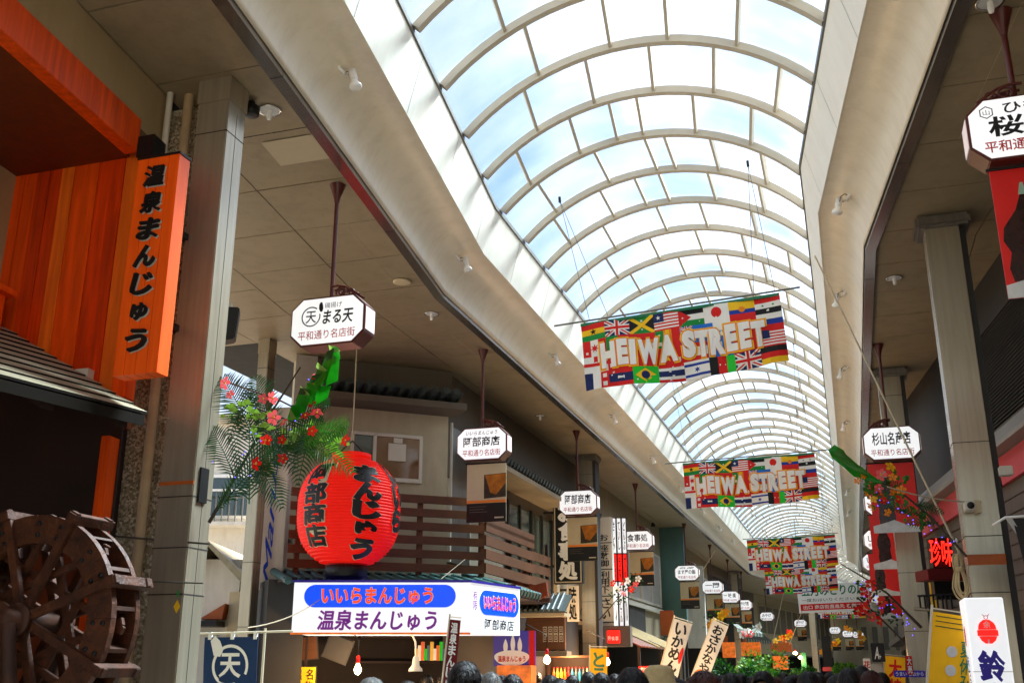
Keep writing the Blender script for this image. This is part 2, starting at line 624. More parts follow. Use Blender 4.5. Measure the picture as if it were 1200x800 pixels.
# ---------------------------------------------------------------- the arcade roof
arc = thing('arcade_roof', 'long white glazed barrel roof with beige ceilings over the shopping street', 'arcade roof', (0, 0, 0))
UL, UR = -4.62, 0.53
ID = lambda x, y, z: W(y, x, z)
def sweep(mb, prof, m, smooth=False, stations=ST):         # prof [(u, z)] open polyline
    vs, fs = [], []
    k = len(prof)
    for s in stations:
        vs += [(u, s, z) for u, z in prof]
    for i in range(len(stations) - 1):
        for j in range(k - 1):
            fs.append((i * k + j, i * k + j + 1, (i + 1) * k + j + 1, (i + 1) * k + j))
    mb.add(vs, fs, m, smooth)
def sweep_box(mb, u0, u1, z0, z1, m, stations=ST):
    sweep(mb, [(u0, z0), (u1, z0), (u1, z1), (u0, z1), (u0, z0)], m, False, stations)
def ceiling(cols, side):
    mb = MB(ID)
    lo, hi = min(c[0] for c in cols), max(c[1] for c in cols)
    for a, b in zip(ST[:-1], ST[1:]):
        mb.add([(lo, a, 6.24), (hi, a, 6.24), (hi, b, 6.24), (lo, b, 6.24)], [(0, 1, 2, 3)], 'joint')
        mb.add([(lo, a, 6.6), (hi, a, 6.6), (hi, b, 6.6), (lo, b, 6.6)], [(0, 1, 2, 3)], 'joint')
    rnd = random.Random(side)
    for ci, (u0, u1, off, s0, s1) in enumerate(cols):
        s = -7.73 + off
        while s < 95:
            e = s + 1.0
            if s >= s0 and e <= s1:
                for a, b in ((s, e),) if not (s < S1 < e or s < S2 < e) else ((s, S1 if s < S1 < e else S2), (S1 if s < S1 < e else S2, e)):
                    ga = .007 if a == s else 0
                    gb = .007 if b == e else 0
                    dz = rnd.uniform(-.002, .002)
                    z0, z1 = 6.2 + dz, 6.218 + dz
                    u0g, u1g = u0 + .006, u1 - .006
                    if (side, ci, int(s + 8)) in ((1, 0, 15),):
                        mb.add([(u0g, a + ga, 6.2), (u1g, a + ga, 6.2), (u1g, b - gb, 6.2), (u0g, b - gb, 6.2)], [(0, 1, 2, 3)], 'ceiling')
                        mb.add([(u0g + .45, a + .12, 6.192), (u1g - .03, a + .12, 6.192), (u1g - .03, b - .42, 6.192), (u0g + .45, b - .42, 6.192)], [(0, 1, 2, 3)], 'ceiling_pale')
                    else:
                        vs = [(u0g, a + ga, z0), (u1g, a + ga, z0), (u1g, b - gb, z0), (u0g, b - gb, z0), (u0g, a + ga, z1), (u1g, a + ga, z1), (u1g, b - gb, z1), (u0g, b - gb, z1)]
                        mb.add(vs, [(0, 1, 2, 3), (0, 4, 5, 1), (1, 5, 6, 2), (2, 6, 7, 3), (3, 7, 4, 0)], 'ceiling')
            s = e
    return mb.obj('ceiling', arc)
ceiling([(-5.74, UL - .1, 0, -9, 96), (-6.9, -5.74, 0, 6.9, 96), (-8.0, -6.9, .5, 6.9, 23), (-9.2, -8.0, .5, 6.9, 13.2), (-8.2, -6.9, .5, 54.2, 96)], 1)
ceiling([(UR + .1, 1.7, 0, -9, 96), (1.7, 2.8, 0, -9, 96), (2.8, 4.2, .5, -9, 96)], 2)
for sgn, uT in ((1, UL), (-1, UR)):
    mb = MB(ID)
    sweep_box(mb, uT, uT - sgn * .115, 6.15, 6.26, 'trim')
    s = -6.0
    while s < 94:
        sweep_box(mb, uT + sgn * .001, uT - sgn * .117, 6.148, 6.2, 'joint', [s, s + .006])
        s += 3.1
    mb.obj('edge_trim', arc)
    mb = MB(ID)
    cwid = .53 if sgn > 0 else .46
    prof = [(uT + sgn * .004, 6.25)]
    for i in range(0, 11):
        t = math.pi / 2 * i / 10
        prof.append((uT + sgn * (.012 + cwid * (1 - math.cos(t))), 6.2 + .5 * math.sin(t)))
    sweep(mb, prof, 'cove', True)
    mb.obj('cove', arc)
    mb = MB(ID)
    a, b = uT + sgn * (cwid + .015), uT + sgn * (cwid + .16)
    sweep(mb, [(a - sgn * .01, 6.72), (a - sgn * .01, 6.69), (a, 6.688), (b, 7.27), (b, 7.3), (uT + sgn * .3, 7.3), (uT - sgn * .5, 7.3), (uT - sgn * .5, 6.2)], 'band')
    s = -7.4
    while s < 94:                                            # panel joints
        mb.add([(a + sgn * .0035, s, 6.692), (a + sgn * .0035, s + .007, 6.692), (b + sgn * .0035, s + .007, 7.268), (b + sgn * .0035, s, 7.268)], [(0, 1, 2, 3)], 'gutter')
        s += 1.55
    mb.obj('curb_band', arc)
    mb = MB(ID)
    sweep_box(mb, b - sgn * .1, b + sgn * .02, 7.302, 7.36, 'gutter')
    mb.obj('gutter', arc)
US, UE, RISE, ZS = -3.9, -.08, .82, 7.36
half = (UE - US) / 2
RAD = (half * half + RISE * RISE) / (2 * RISE)
A0 = math.asin(half / RAD)
def arcpt(f, dr=0.0):
    w = -A0 + 2 * A0 * f
    return (US + UE) / 2 + math.sin(w) * (RAD + dr), ZS + RISE - RAD + math.cos(w) * (RAD + dr)
NS = 22
def bay(s0, s1, fr):                                        # thin bars along the street between two ribs
    mb = MB(ID)
    for f in fr:
        (u0, z0), (u1, z1) = arcpt(f - .0042, -.035), arcpt(f + .0042, -.035)
        (u2, z2), (u3, z3) = arcpt(f + .0042, .03), arcpt(f - .0042, .03)
        mb.add([(u0, s0, z0), (u1, s0, z1), (u2, s0, z2), (u3, s0, z3), (u0, s1, z0), (u1, s1, z1), (u2, s1, z2), (u3, s1, z3)],
               [(0, 1, 5, 4), (1, 2, 6, 5), (3, 0, 4, 7)], 'rib')
    return mb.obj('glazing_bar', arc)
PAT = [(.14, .34, .5, .56, .7, .86), (.25, .45, .6, .78), (.12, .3, .42, .5, .66, .83), (.2, .38, .55, .72, .9)]
ss = 7.74 - 1.035 * 15
k = 0
while ss < 95:
    mb = MB(ID)
    w = .04
    vs = []
    for i in range(NS + 1):
        (ua, za), (ub, zb) = arcpt(i / NS, -.055), arcpt(i / NS, .03)
        vs += [(ua, ss - w, za), (ua, ss + w, za), (ub, ss + w, zb), (ub, ss - w, zb)]
    fs = []
    for i in range(NS):
        for j in range(4):
            q = (j + 1) % 4
            fs.append((i * 4 + j, i * 4 + q, i * 4 + 4 + q, i * 4 + 4 + j))
    mb.add(vs, fs, 'rib')
    mb.obj('rib', arc)
    if ss + 1.035 < 95:
        bay(ss + w, ss + 1.035 - w, PAT[(k * 7 // 3) % 4])
    ss += 1.035
    k += 1
mb = MB(ID)
sweep(mb, [arcpt(i / 30, .045) for i in range(31)], 'roofing', True)
mb.obj('roof_glass', arc)

# spotlights on the coves
def spotlight(s, sgn, label):
    uT = UL if sgn > 0 else UR
    t = R(52)
    u, z = uT + sgn * (.012 + (.53 if sgn > 0 else .46) * (1 - math.cos(t))), 6.2 + .5 * math.sin(t)
    T = thing('spotlight', label, 'spotlight', W(s, u, z), -yaw_at(s) if sgn > 0 else -yaw_at(s) + math.pi, 'spotlights on the white coves')
    mb = MB(); mb.xf = Matrix.Rotation(R(50), 4, 'Y')
    mb.lathe([(.01, -.002), (.066, 0), (.066, .012), (.05, .03), (.01, .034)], 20, 'white_metal')
    mb.obj('mount', T)
    mb = MB()
    mb.tube([(.02, 0, -.016), (.06, 0, -.04), (.10, 0, -.05)], .011, 'chrome', 8)
    mb.tube([(.02, .03, -.01), (.06, .05, .02), (.11, .05, -.01), (.125, .03, -.07)], .005, 'black_metal', 6)
    mb.obj('arm', T)
    mb = MB(); mb.xf = Matrix.Translation((.12, 0, -.03)) @ Matrix.Rotation(R(-14), 4, 'Y')
    mb.lathe([(.015, .03), (.034, .028), (.036, -.07), (.03, -.082)], 14, 'white_metal')
    mb.obj('lamp_holder', T)
    mb = MB(); mb.xf = Matrix.Translation((.12, 0, -.03)) @ Matrix.Rotation(R(-14), 4, 'Y')
    mb.lathe([(.03, -.084), (.032, -.1), (.055, -.135), (.057, -.152), (.045, -.166), (.006, -.172)], 16, 'lamp_glass')
    mb.obj('lamp', T)
ORD = ['nearest', 'second', 'third', 'fourth', 'fifth', 'sixth', 'seventh', 'eighth', 'ninth', 'tenth', 'eleventh', 'twelfth']
for i, s in enumerate([7.1, 11.45, 15.9, 20.4, 24.9, 29.4, 33.9, 38.4, 42.9]):
    spotlight(s, 1, 'white swivel spotlight on the left cove, %s from the camera' % ORD[i])
for i, s in enumerate([7.2, 11.1, 14.3, 18.2, 22.5, 27.0, 31.5, 36.0]):
    spotlight(s, -1, 'white swivel spotlight on the right cove, %s from the camera' % ORD[i])

# recessed lights in the ceilings
def downlight(x, y, label, kind='bulb'):
    s, u = at_z(x, y, 6.19)
    T = thing('ceiling_light', label, 'ceiling light', W(s, u, 6.19), -yaw_at(s))
    mb = MB()
    if kind == 'bulb':
        mb.lathe([(.085, .0), (.1, -.006), (.1, 0.006), (.085, .006)], 24, 'chrome')
        mb.obj('ring', T)
        mb = MB()
        mb.lathe([(.085, -.001), (.07, .004), (.04, .006), (.001, .006)], 20, 'silver')
        mb.obj('reflector', T)
        mb = MB()
        mb.lathe([(.022, 0), (.025, -.05), (.018, -.085), (.003, -.09)], 12, 'lamp_glass')
        mb.obj('lamp', T)
    elif kind == 'flat':
        mb.lathe([(.11, .002), (.11, -.012), (.085, -.016), (.003, -.016)], 24, 'poster_cream')
        mb.obj('ring', T)
    else:
        mb.lathe([(.03, .0), (.03, -.03), (.075, -.05), (.07, -.12), (.05, -.13), (.003, -.13)], 18, 'black_metal')
        mb.obj('housing', T)
downlight(316, 130, 'round downlight with a bare bulb beside the near steel pillar')
downlight(295, 120, 'small dark speaker fixed under the ceiling against the near steel pillar', 'dark')
downlight(471, 330, 'flat round cream ceiling light behind the hanging scroll of the first sign', 'flat')
downlight(506, 368, 'bare bulb downlight in the left ceiling beyond the first hanging sign')
downlight(1048, 326, 'bare bulb downlight left of the right steel pillar')
downlight(1160, 3, 'bare bulb downlight at the upper right edge of the picture')
downlight(633, 487, 'small bulb downlight in the left ceiling beyond the second hanging sign')
downlight(765, 612, 'dark round fixture in the far left ceiling beyond the fourth sign', 'dark')

# pillars
def pillar(s, u, w, dp, label, cap, dark=False, seams=(5.75, 3.0, 2.15)):
    T = thing('steel_pillar', label, 'pillar', W(s, u, 0), -TH, 'steel pillars carrying the arcade')
    m = 'steel'
    mb = MB()
    mb.box(0, w, 0, dp, 0, 6.17, m)
    mb.obj('shaft', T, .008)
    mb = MB()
    for z in seams:
        mb.box(-.0015, w + .0015, -.0015, dp + .0015, z, z + .008, 'joint')
    mb.box(w * .45, w * .45 + .004, -.0018, .002, 0, 0.1, 'joint')
    mb.box(w - .001, w + .0015, dp * .5, dp * .5 + .004, .1, 5.9, 'joint')
    mb.obj('seam', T)
    mb = MB()
    if cap:
        mb.box(-.09, w + .12, -.07, dp + .12, 6.06, 6.195, 'steel_dark')
        mb.obj('cap', T, .03)
        mb = MB()
        mb.box(w + .002, w + .06, .02, dp + .1, 0, 6.05, 'wall_dark')
        mb.obj('drain_cover', T)
    else:
        mb.box(-.006, w + .006, -.006, dp + .006, 5.98, 6.197, 'steel')
        mb.obj('cap', T)
    return T
P1 = pillar(6.33, -5.35, .29, .25, 'broad brushed steel pillar beside the orange shop, with a yellow sticker', False, seams=(5.7, 2.78, 2.42, 2.1))
mb = MB(); mb.prism([(.225, 2.02), (.25, 2.065), (.275, 2.02), (.25, 1.975)], -.004, 0, 'flag_yellow'); mb.prism([(.243, 2.085), (.257, 2.085), (.257, 2.13), (.243, 2.13)], -.004, 0, 'flag_green'); mb.obj('sticker', P1)
mb = MB(); mb.box(.29, .305, .06, .16, 2.75, 3.0, 'black_metal'); mb.obj('plate', P1)
P2 = pillar(10.98, 1.03, .335, .3, 'steel pillar on the right with a thick dark cap and a camera on it', True, seams=(3.75, 2.83, 2.3))
mb = MB(); mb.box(-.002, .337, -.004, .01, 2.56, 2.66, 'orange_paint'); mb.obj('painted_reflection', P2)  # orange reflection on the steel, painted on as a coloured strip
mb = MB(); mb.box(0, .29, -.003, .01, 2.87, 2.895, 'orange_paint'); mb.obj('painted_reflection', P1)  # reflection of the orange shop, painted on as a thin strip
pillar(17.0, .74, .34, .3, 'grey steel pillar behind the red neon sign on the right', True)
pillar(22.3, -5.5, .3, .3, 'steel pillar standing beside the black shop sign on the left', True)
pillar(38.6, -6.2, .3, .3, 'far left steel pillar under the ceiling by the teal wall', True)
pillar(52.0, -5.4, .3, .3, 'steel pillar at the far bend behind the small white signs', True)
pillar(66.5, -4.6, .34, .3, 'steel pillar past the bend, below the green lettered board', True)
pillar(12.6, -7.86, .17, .2, 'dark steel pillar at the corner of the side street', False)
# things fixed on pillars
def cctv():
    u, z = at_s(1136, 594, 10.9)
    T = thing('security_camera', 'small beige box camera strapped to the right steel pillar', 'camera', W(10.9, u, z), -TH)
    mb = MB(); mb.box(-.05, .04, -.13, .06, -.045, .045, 'frame_white'); mb.obj('housing', T, .006)
    mb = MB(); mb.lathe([(.004, -.16), (.03, -.158), (.034, -.13)], 16, 'black_metal', axis='y'); mb.obj('lens', T)
    mb = MB(); mb.box(.045, .1, -.05, .07, -.06, .06, 'poster_cream'); mb.obj('bracket', T, .004)
cctv()
def speaker(x, y, s, label):
    u, z = at_s(x, y, s)
    T = thing('loudspeaker', label, 'loudspeaker', W(s, u, z), -TH + .5)
    mb = MB(); mb.prism([(-.09, -.16), (.07, -.12), (.09, .16), (-.09, .16)], -.08, .08, 'black_metal'); mb.obj('cabinet', T, .01)
    mb = MB(); mb.box(-.13, .02, -.05, .05, .165, .21, 'frame_white'); mb.obj('bracket', T)
speaker(267, 383, 7.3, 'black loudspeaker on a pale bracket behind the near steel pillar')

# ---------------------------------------------------------------- hanging shop signs
OCT = [(-.385, .11), (-.27, 0), (.27, 0), (.385, .11), (.385, .37), (.27, .48), (-.27, .48), (-.385, .37)]
OCF = [(x * .955, .24 + (z - .24) * .93) for x, z in OCT]
def lettering_first(mb):
    y = -.1235
    for i in range(28):
        a, b = 2 * math.pi * i / 28 + .9, 2 * math.pi * (i + 1) / 28 + .9
        if i > 24: continue
        mb.poly([(-.17 + r * math.cos(w), y, .29 + r * math.sin(w)) for r, w in ((.088, a), (.1, a), (.1, b), (.088, b))], 'ink')
    mb.text('天', -.225, -.115, .225, .345, 'ink', y, .01)
    mb.prism([(-.09, .36), (-.075, .33), (-.055, .33), (-.045, .36), (-.05, .40), (-.06, .425), (-.078, .425), (-.09, .4)], y, y + .003, 'ink')
    mb.text('磯揚げ', -.03, .15, .36, .415, 'ink', y, 0)
    mb.text('まる天', -.04, .27, .2, .34, 'ink', y, .012, .15, 1)
    mb.text('平和通り名店街', -.295, .295, .06, .15, 'ink_red', y, .007, res=6)
def lettering(top, small=None):
    def fn(mb):
        y = -.1235
        if small:
            mb.text(small, -.24, .24, .37, .43, 'ink', y, .005, .2)
            mb.text(top, -.28, .28, .2, .345, 'ink', y, .018)
        else:
            mb.text(top, -.26, .26, .21, .4, 'ink', y, .018)
        mb.text('平和通り名店街', -.29, .29, .06, .155, 'ink_red', y, .007, res=6)
    return fn
def near_right(mb):
    y = -.1235
    for i in range(6):
        a, b = math.pi / 3 * i + .52, math.pi / 3 * (i + 1) + .52
        mb.poly([(-.25 + r * math.cos(w), y, .37 + r * math.sin(w)) for r, w in ((.042, a), (.05, a), (.05, b), (.042, b))], 'ink')
    mb.text('山', -.272, -.228, .35, .39, 'ink', y)
    mb.text('ひもの', -.14, .24, .345, .43, 'ink', y, .015)
    mb.text('桜井', -.25, .2, .17, .33, 'ink', y, .025)
    mb.text('平和通り名店街', -.29, .33, .055, .145, 'ink_red', y, .016)
def spiral(mb, c, r0, r1, turns, m, a0=0.0, rad=.012, flip=1):
    pts = []
    for i in range(22):
        t = i / 21
        w = a0 + flip * turns * 2 * math.pi * t
        r = r0 + (r1 - r0) * t
        pts.append((c[0] + r * math.cos(w), c[1], c[2] + r * math.sin(w)))
    mb.tube(pts, rad, m, 6)
def shop_sign(s, u, label, letter, side=1, z=4.5, detail=True, yaw=None):
    T = thing('hanging_sign', label, 'shop sign', W(s, u, z), -(TH if s < S2 else yaw_at(s)) if yaw is None else yaw, 'octagonal shop signs hanging from the ceilings')
    mb = MB()
    mb.prism(OCT, -.115, .115, 'maroon')
    mb.obj('housing', T, .006)
    for sg in ((-1, 1) if detail else (-1,)):
        f = MB()
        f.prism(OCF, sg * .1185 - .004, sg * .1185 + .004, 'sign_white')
        fo = f.obj('face', T)
        if sg < 0:
            f = MB(); letter(f); f.obj('lettering', fo)
    for sx in (-1, 1):
        f = MB(); f.box(sx * .386, sx * .391, -.095, .095, .13, .35, 'sign_side'); f.obj('side_panel', T)
    mb = MB()
    mb.tube([(-.03, 0, .47), (-.03, 0, 6.2 - z - .02)], .021, 'maroon', 10)
    mb.obj('pole', T)
    mb = MB()
    mb.lathe([(.023, 6.2 - z - .2), (.035, 6.2 - z - .14), (.075, 6.2 - z - .015), (.08, 6.2 - z)], 14, 'maroon', (-.03, 0, 0))
    mb.obj('ceiling_cup', T)
    if detail:
        mb = MB()
        for y in (-.05, .05):
            spiral(mb, (side * .1, y, .54), .055, .02, 1.2, 'maroon', 3.6 if side > 0 else 5.8, .01, -side)
            spiral(mb, (side * .2, y, .525), .04, .015, 1.1, 'maroon', 3.2 if side > 0 else 6.1, .01, -side)
            mb.tube([(side * -.02, y, .6), (side * .05, y, .605), (side * .14, y, .585), (side * .23, y, .53), (side * .29, y, .49)], .011, 'maroon', 6)
        mb.obj('scrollwork', T)
    return T
LS = [(8.4, -4.86, lettering_first, 'large white octagonal sign for まる天 beside the near steel pillar'),
      (14.1, -4.9, lettering('阿部商店', 'いいらまんじゅう'), 'white octagonal sign reading 阿部商店 under a line of script'),
      (19.9, -4.92, lettering('阿部商店'), 'white octagonal sign reading only 阿部商店 beside a steel pillar'),
      (26.4, -5.0, lettering('食事処'), 'white octagonal sign reading 食事処 beside the red and white light columns'),
      (34.4, -4.95, lettering('ます屋の鮨', '名産'), 'small white octagonal sign with small red line above its name, before the teal wall'),
      (40.7, -4.92, lettering('一閑'), 'small white octagonal sign reading 一閑 over a poster with an orange top'),
      (46.5, -4.9, lettering('一 味 楽'), 'small octagonal sign partly over the next one, left of the pair by the bend'),
      (52.5, -4.92, lettering('みやげ店'), 'small octagonal sign by the bend, right of the overlapping pair')]
for s, u, fn, lab in LS:
    shop_sign(s, u, lab, fn, 1, 4.5 if s < 30 else 4.36, s < 40)
for x, y, lab in ((899, 722, 'small octagonal sign over green awning with flowers beneath'), (938, 730, 'small octagonal sign left of the pillar below the green lettered board'),
                  (979, 738, 'leftmost of three tiny signs before the beige far houses'), (994, 742, 'middle of three tiny signs before the beige far houses'), (1006, 743, 'rightmost of three tiny signs before the beige far houses')):
    s, u = at_z(x, y, 4.6)
    z = 4.36
    if s > 80:
        s = 84.0 + (x - 979) * .15
        u, z = at_s(x, y + 4, s)
    shop_sign(s, u, lab, lettering('みやげ'), 1, z, False)
_u, _z = at_s(1130, 150, 7.3)
_z = at_s(1160, 197, 7.3)[1]
NRU = _u + .385
shop_sign(7.3, NRU, 'large octagonal sign for ひもの 桜井 cut by the right picture edge', near_right, -1, _z)
shop_sign(15.6, .77, 'white octagonal sign reading 杉山名産店 above a red poster', lettering('杉山名産店'), -1, 4.45)
shop_sign(21.4, .82, 'octagonal sign mostly hidden behind the flowers and red posters', lettering('名産店'), -1, 4.45)
shop_sign(27.2, .84, 'octagonal sign showing its left edge beside the second red poster', lettering('しおから', '名代'), -1, 4.4)
shop_sign(33.0, .84, 'farthest right octagonal sign showing its left edge beside the red posters', lettering('いか屋'), -1, 4.4)

# posters hanging under the signs
def poster(s, u, label, z1=4.46, h=.84, w=.6, tail=True):
    T = thing('hanging_poster', label, 'poster', W(s, u, z1), -(TH if s < S2 else yaw_at(s)), 'cream and black posters hanging under the left signs')
    mb = MB()
    hw = w / 2
    y = -.006
    mb.box(-hw, hw, -.004, .004, -h, 0, 'poster_cream')
    mb.box(-hw, hw, y, -.004, -h, -h * .675, 'poster_black')
    mb.box(-hw, hw, y, -.004, -h * .67, -h * .625, 'poster_orange')
    mb.poly([(-hw * .12, y, -h * .19), (hw * .995, y, -h * .17), (hw * .995, y, -h * .58), (-hw * .12, y, -h * .6)], 'poster_shade')
    mb.poly([(-.02, y - .002, -h * .2), (hw * .99, y - .002, -h * .18), (hw * .99, y - .002, -h * .34), (hw * .5, y - .002, -h * .54), (hw * .2, y - .002, -h * .5), (hw * .12, y - .002, -h * .4)], 'poster_amber')
    for i, (a, b) in enumerate(((-.85, .0), (-.85, -.1), (-.85, .05))):
        mb.box(hw * a, hw * b, y - .002, y, -h * (.74 + i * .045), -h * (.73 + i * .045), 'wall_taupe')
    mb.box(hw * .42, hw * .88, y - .002, y, -h * .94, -h * .915, 'poster_cream')
    so = mb.obj('sheet', T)
    mb = MB()
    mb.tube([(-hw - .02, 0, .012), (hw + .02, 0, .012)], .011, 'black_metal', 8)
    mb.obj('hanging_bar', T)
    return T
PL = [(14.1, -4.86, 'cream and black poster with an amber picture before the brown balcony'),
      (19.9, -4.87, 'cream and black poster half covering the black sign with white characters'),
      (26.4, -4.93, 'cream and black poster behind a spray of small flowers'),
      (34.4, -4.9, 'cream and black poster hanging before the teal wall'),
      (40.7, -4.87, 'small cream and black poster above the tilted white flag with an orange disc'),
      (46.5, -4.85, 'small cream and black poster, left of the close pair by the bend'),
      (52.5, -4.87, 'small cream and black poster, right of the close pair by the bend')]
for s, u, lab in PL:
    poster(s, u, lab, 4.46 if s < 30 else 4.32)
for x, lab in ((900, 'tiny cream poster over the green awning'), (939, 'tiny cream poster left of the far pillar'), (980, 'leftmost tiny poster before the beige far houses'), (995, 'middle tiny poster before the beige far houses'), (1007, 'rightmost tiny poster before the beige far houses')):
    s, u = at_z(x, 730 if x < 960 else 741, 4.6)
    z = 4.32
    if s > 80:
        s = 84.0 + (x - 980) * .15
        u, z = at_s(x, 748, s)
    poster(s, u, lab, z)

def red_poster(s, u, z1, label, h=.98, w=.62, script=False, pic=.45, skew=0.0):
    T = thing('red_poster', label, 'poster', W(s, u, z1), -TH, 'red posters hanging along the right side')
    hw = w / 2
    mb = MB()
    mb.box(-hw, hw, -.004, .004, -h, 0, 'poster_red')
    y = -.007
    x = -hw * .35 if not script else -.05
    k = 1.0 if not script else 2.0
    # a dark glass bottle with a pale cap and silver wave at its foot
    prof = [(.03, -.12), (.034, -.2), (.05, -.32), (.085, -.45), (.09, -.55), (.075, -.64), (.085, -.76), (.078, -.86)]
    left = [(x - r * 1.3 * k, y, z * h / .98) for r, z in prof]
    right = [(x + r * 1.3 * k, y, z * h / .98) for r, z in reversed(prof)]
    mb.poly(left + right, 'bottle_brown')
    mb.poly([(x - .04 * k, y - .001, -.11), (x + .04 * k, y - .001, -.11), (x + .05 * k, y - .001, -.2), (x - .05 * k, y - .001, -.2)], 'bottle_green')
    mb.poly([(-hw, y - .002, -h), (hw, y - .002, -h), (hw, y - .002, -h * .93), (.1, y - .002, -h * .88), (-.02, y - .002, -h * .82), (-.15, y - .002, -h * .86), (-hw, y - .002, -h * .9)], 'silver')
    so = mb.obj('sheet', T)
    if script:
        mb = MB()
        mb.text('Coca-Cola', -.16, .7, -.77, -.62, 'white_paint', -.012, .012, .25)
        mb.v = [(min(p[0], hw), p[1], p[2]) for p in mb.v]
        mb.obj('lettering', so)
        mb = MB(); mb.lathe([(.003, -.016), (.05, -.014), (.06, -.008)], 18, 'petal_red', (x, 0, -.12), 'y'); mb.obj('bottle_cap', so)
    mb = MB(); mb.tube([(-hw - .02, 0, .012), (hw + .02, 0, .012)], .011, 'black_metal', 8); mb.obj('hanging_bar', T)
    return T
red_poster(7.3, NRU + .04, _z - .03, 'red drink poster with large dark bottle, cut by the right picture edge', script=True, h=.95)
red_poster(15.6, .72, 4.42, 'red bottle poster directly below the 杉山名産店 sign', h=.98)
u, z = at_s(1040, 603, 20.4); red_poster(20.4, u, z, 'second red bottle poster, below the yellow and pink flowers', h=.98, w=.66)
u, z = at_s(1035, 648, 26.5); red_poster(26.5, u, z, 'third red bottle poster, beside the lower flower spray', h=.98, w=.7)
u, z = at_s(1041, 684, 33); red_poster(33, u, z, 'fourth and farthest red bottle poster', h=.98, w=.6)

# ---------------------------------------------------------------- HEIWA STREET banners
BW, BH = 2.5, .88
def flags(mb):
    cw, ch = BW / 8, BH / 4
    def cell(c, r):
        return -BW / 2 + c * cw, -r * ch, cw, -ch
    def rect(c, r, a, b, p, q, m, y):
        x, z, w, h = cell(c, r)
        mb.poly([(x + a * w, y, z + p * h), (x + a * w, y, z + q * h), (x + b * w, y, z + q * h), (x + b * w, y, z + p * h)], 'flag_' + m)
    def pts(c, r, pl, m, y):
        x, z, w, h = cell(c, r)
        mb.poly([(x + a * w, y, z + p * h) for a, p in pl], 'flag_' + m)
    def h3(c, r, cols):
        n = len(cols)
        for i, m in enumerate(cols): rect(c, r, 0, 1, i / n, (i + 1) / n, m, -.004)
    def v3(c, r, cols):
        n = len(cols)
        for i, m in enumerate(cols): rect(c, r, i / n, (i + 1) / n, 0, 1, m, -.004)
    def disc(c, r, a, p, rr, m, y, n=20):
        x, z, w, h = cell(c, r)
        mb.poly([(x + a * w + rr * math.cos(2 * math.pi * i / n), y, z + p * h + rr * math.sin(2 * math.pi * i / n)) for i in range(n)], 'flag_' + m)
    def star(c, r, a, p, rr, m, y, n=5):
        x, z, w, h = cell(c, r)
        mb.poly([(x + a * w + (rr if i % 2 == 0 else rr * .42) * math.sin(math.pi * i / n), y, z + p * h + (rr if i % 2 == 0 else rr * .42) * math.cos(math.pi * i / n)) for i in range(2 * n)], 'flag_' + m)
    def jack(c, r, a0=0, b0=1, p0=0, q0=1):
        S = lambda l: [(a0 + a * (b0 - a0), p0 + p * (q0 - p0)) for a, p in l]
        pts(c, r, S([(0, 0), (0, 1), (1, 1), (1, 0)]), 'navy', -.004)
        for l in ([(0, 0), (.14, 0), (1, .86), (1, 1), (.86, 1), (0, .14)], [(1, 0), (1, .14), (.14, 1), (0, 1), (0, .86), (.86, 0)]):
            pts(c, r, S(l), 'white', -.006 - (.0005 if l[0] == (1, 0) else 0))
        for l in ([(0, 0), (.05, 0), (1, .95), (1, 1), (.95, 1), (0, .05)], [(1, 0), (1, .05), (.05, 1), (0, 1), (0, .95), (.95, 0)]):
            pts(c, r, S(l), 'red', -.008 - (.0005 if l[0] == (1, 0) else 0))
        pts(c, r, S([(.4, 0), (.4, 1), (.6, 1), (.6, 0)]), 'white', -.0095)
        pts(c, r, S([(0, .34), (0, .66), (1, .66), (1, .34)]), 'white', -.0100)
        pts(c, r, S([(.45, 0), (.45, 1), (.55, 1), (.55, 0)]), 'red', -.0115)
        pts(c, r, S([(0, .42), (0, .58), (1, .58), (1, .42)]), 'red', -.0120)
    def stripes(c, r):
        for i in range(11): rect(c, r, 0, 1, i / 11, (i + 1) / 11, 'red' if i % 2 == 0 else 'white', -.004)
        rect(c, r, 0, .42, 0, .5, 'navy', -.006)
    h3(0, 0, ['red', 'yellow', 'green']); star(0, 0, .5, .5, .045, 'black', -.006)
    jack(1, 0)
    rect(2, 0, 0, 1, 0, 1, 'green', -.004)
    for l in ([(0, .1), (0, .9), (.42, .5)], [(1, .1), (1, .9), (.58, .5)]): pts(2, 0, l, 'black', -.006)
    pts(2, 0, [(0, 0), (.12, 0), (1, .88), (1, 1), (.88, 1), (0, .12)], 'yellow', -.008); pts(2, 0, [(1, 0), (1, .12), (.12, 1), (0, 1), (0, .88), (.88, 0)], 'yellow', -.0085)
    stripes(3, 0); star(3, 0, .2, .25, .03, 'white', -.008)
    h3(4, 0, ['black', 'white', 'green']); pts(4, 0, [(0, 0), (0, 1), (.5, .5)], 'red', -.006); star(4, 0, .16, .5, .015, 'white', -.008)
    rect(5, 0, 0, 1, 0, 1, 'white', -.004); disc(5, 0, .5, .45, .065, 'red', -.006)
    h3(6, 0, ['yellow', 'yellow', 'blue', 'red']); disc(6, 0, .5, .5, .038, 'orange', -.006)
    h3(7, 0, ['red', 'white', 'black']); star(7, 0, .3, .5, .02, 'green', -.006); star(7, 0, .7, .5, .02, 'green', -.006)
    v3(0, 1, ['red', 'white', 'red']); star(0, 1, .5, .5, .06, 'red', -.006, 7)
    rect(1, 1, 0, .5, 0, 1, 'green', -.004); rect(1, 1, .5, 1, 0, 1, 'red', -.004)
    rect(2, 1, 0, 1, 0, 1, 'orange', -.004); rect(2, 1, 0, 1, 0, .4, 'red', -.006)
    v3(3, 1, ['green', 'orange', 'red']); rect(3, 1, .42, .58, 0, 1, 'yellow', -.006)
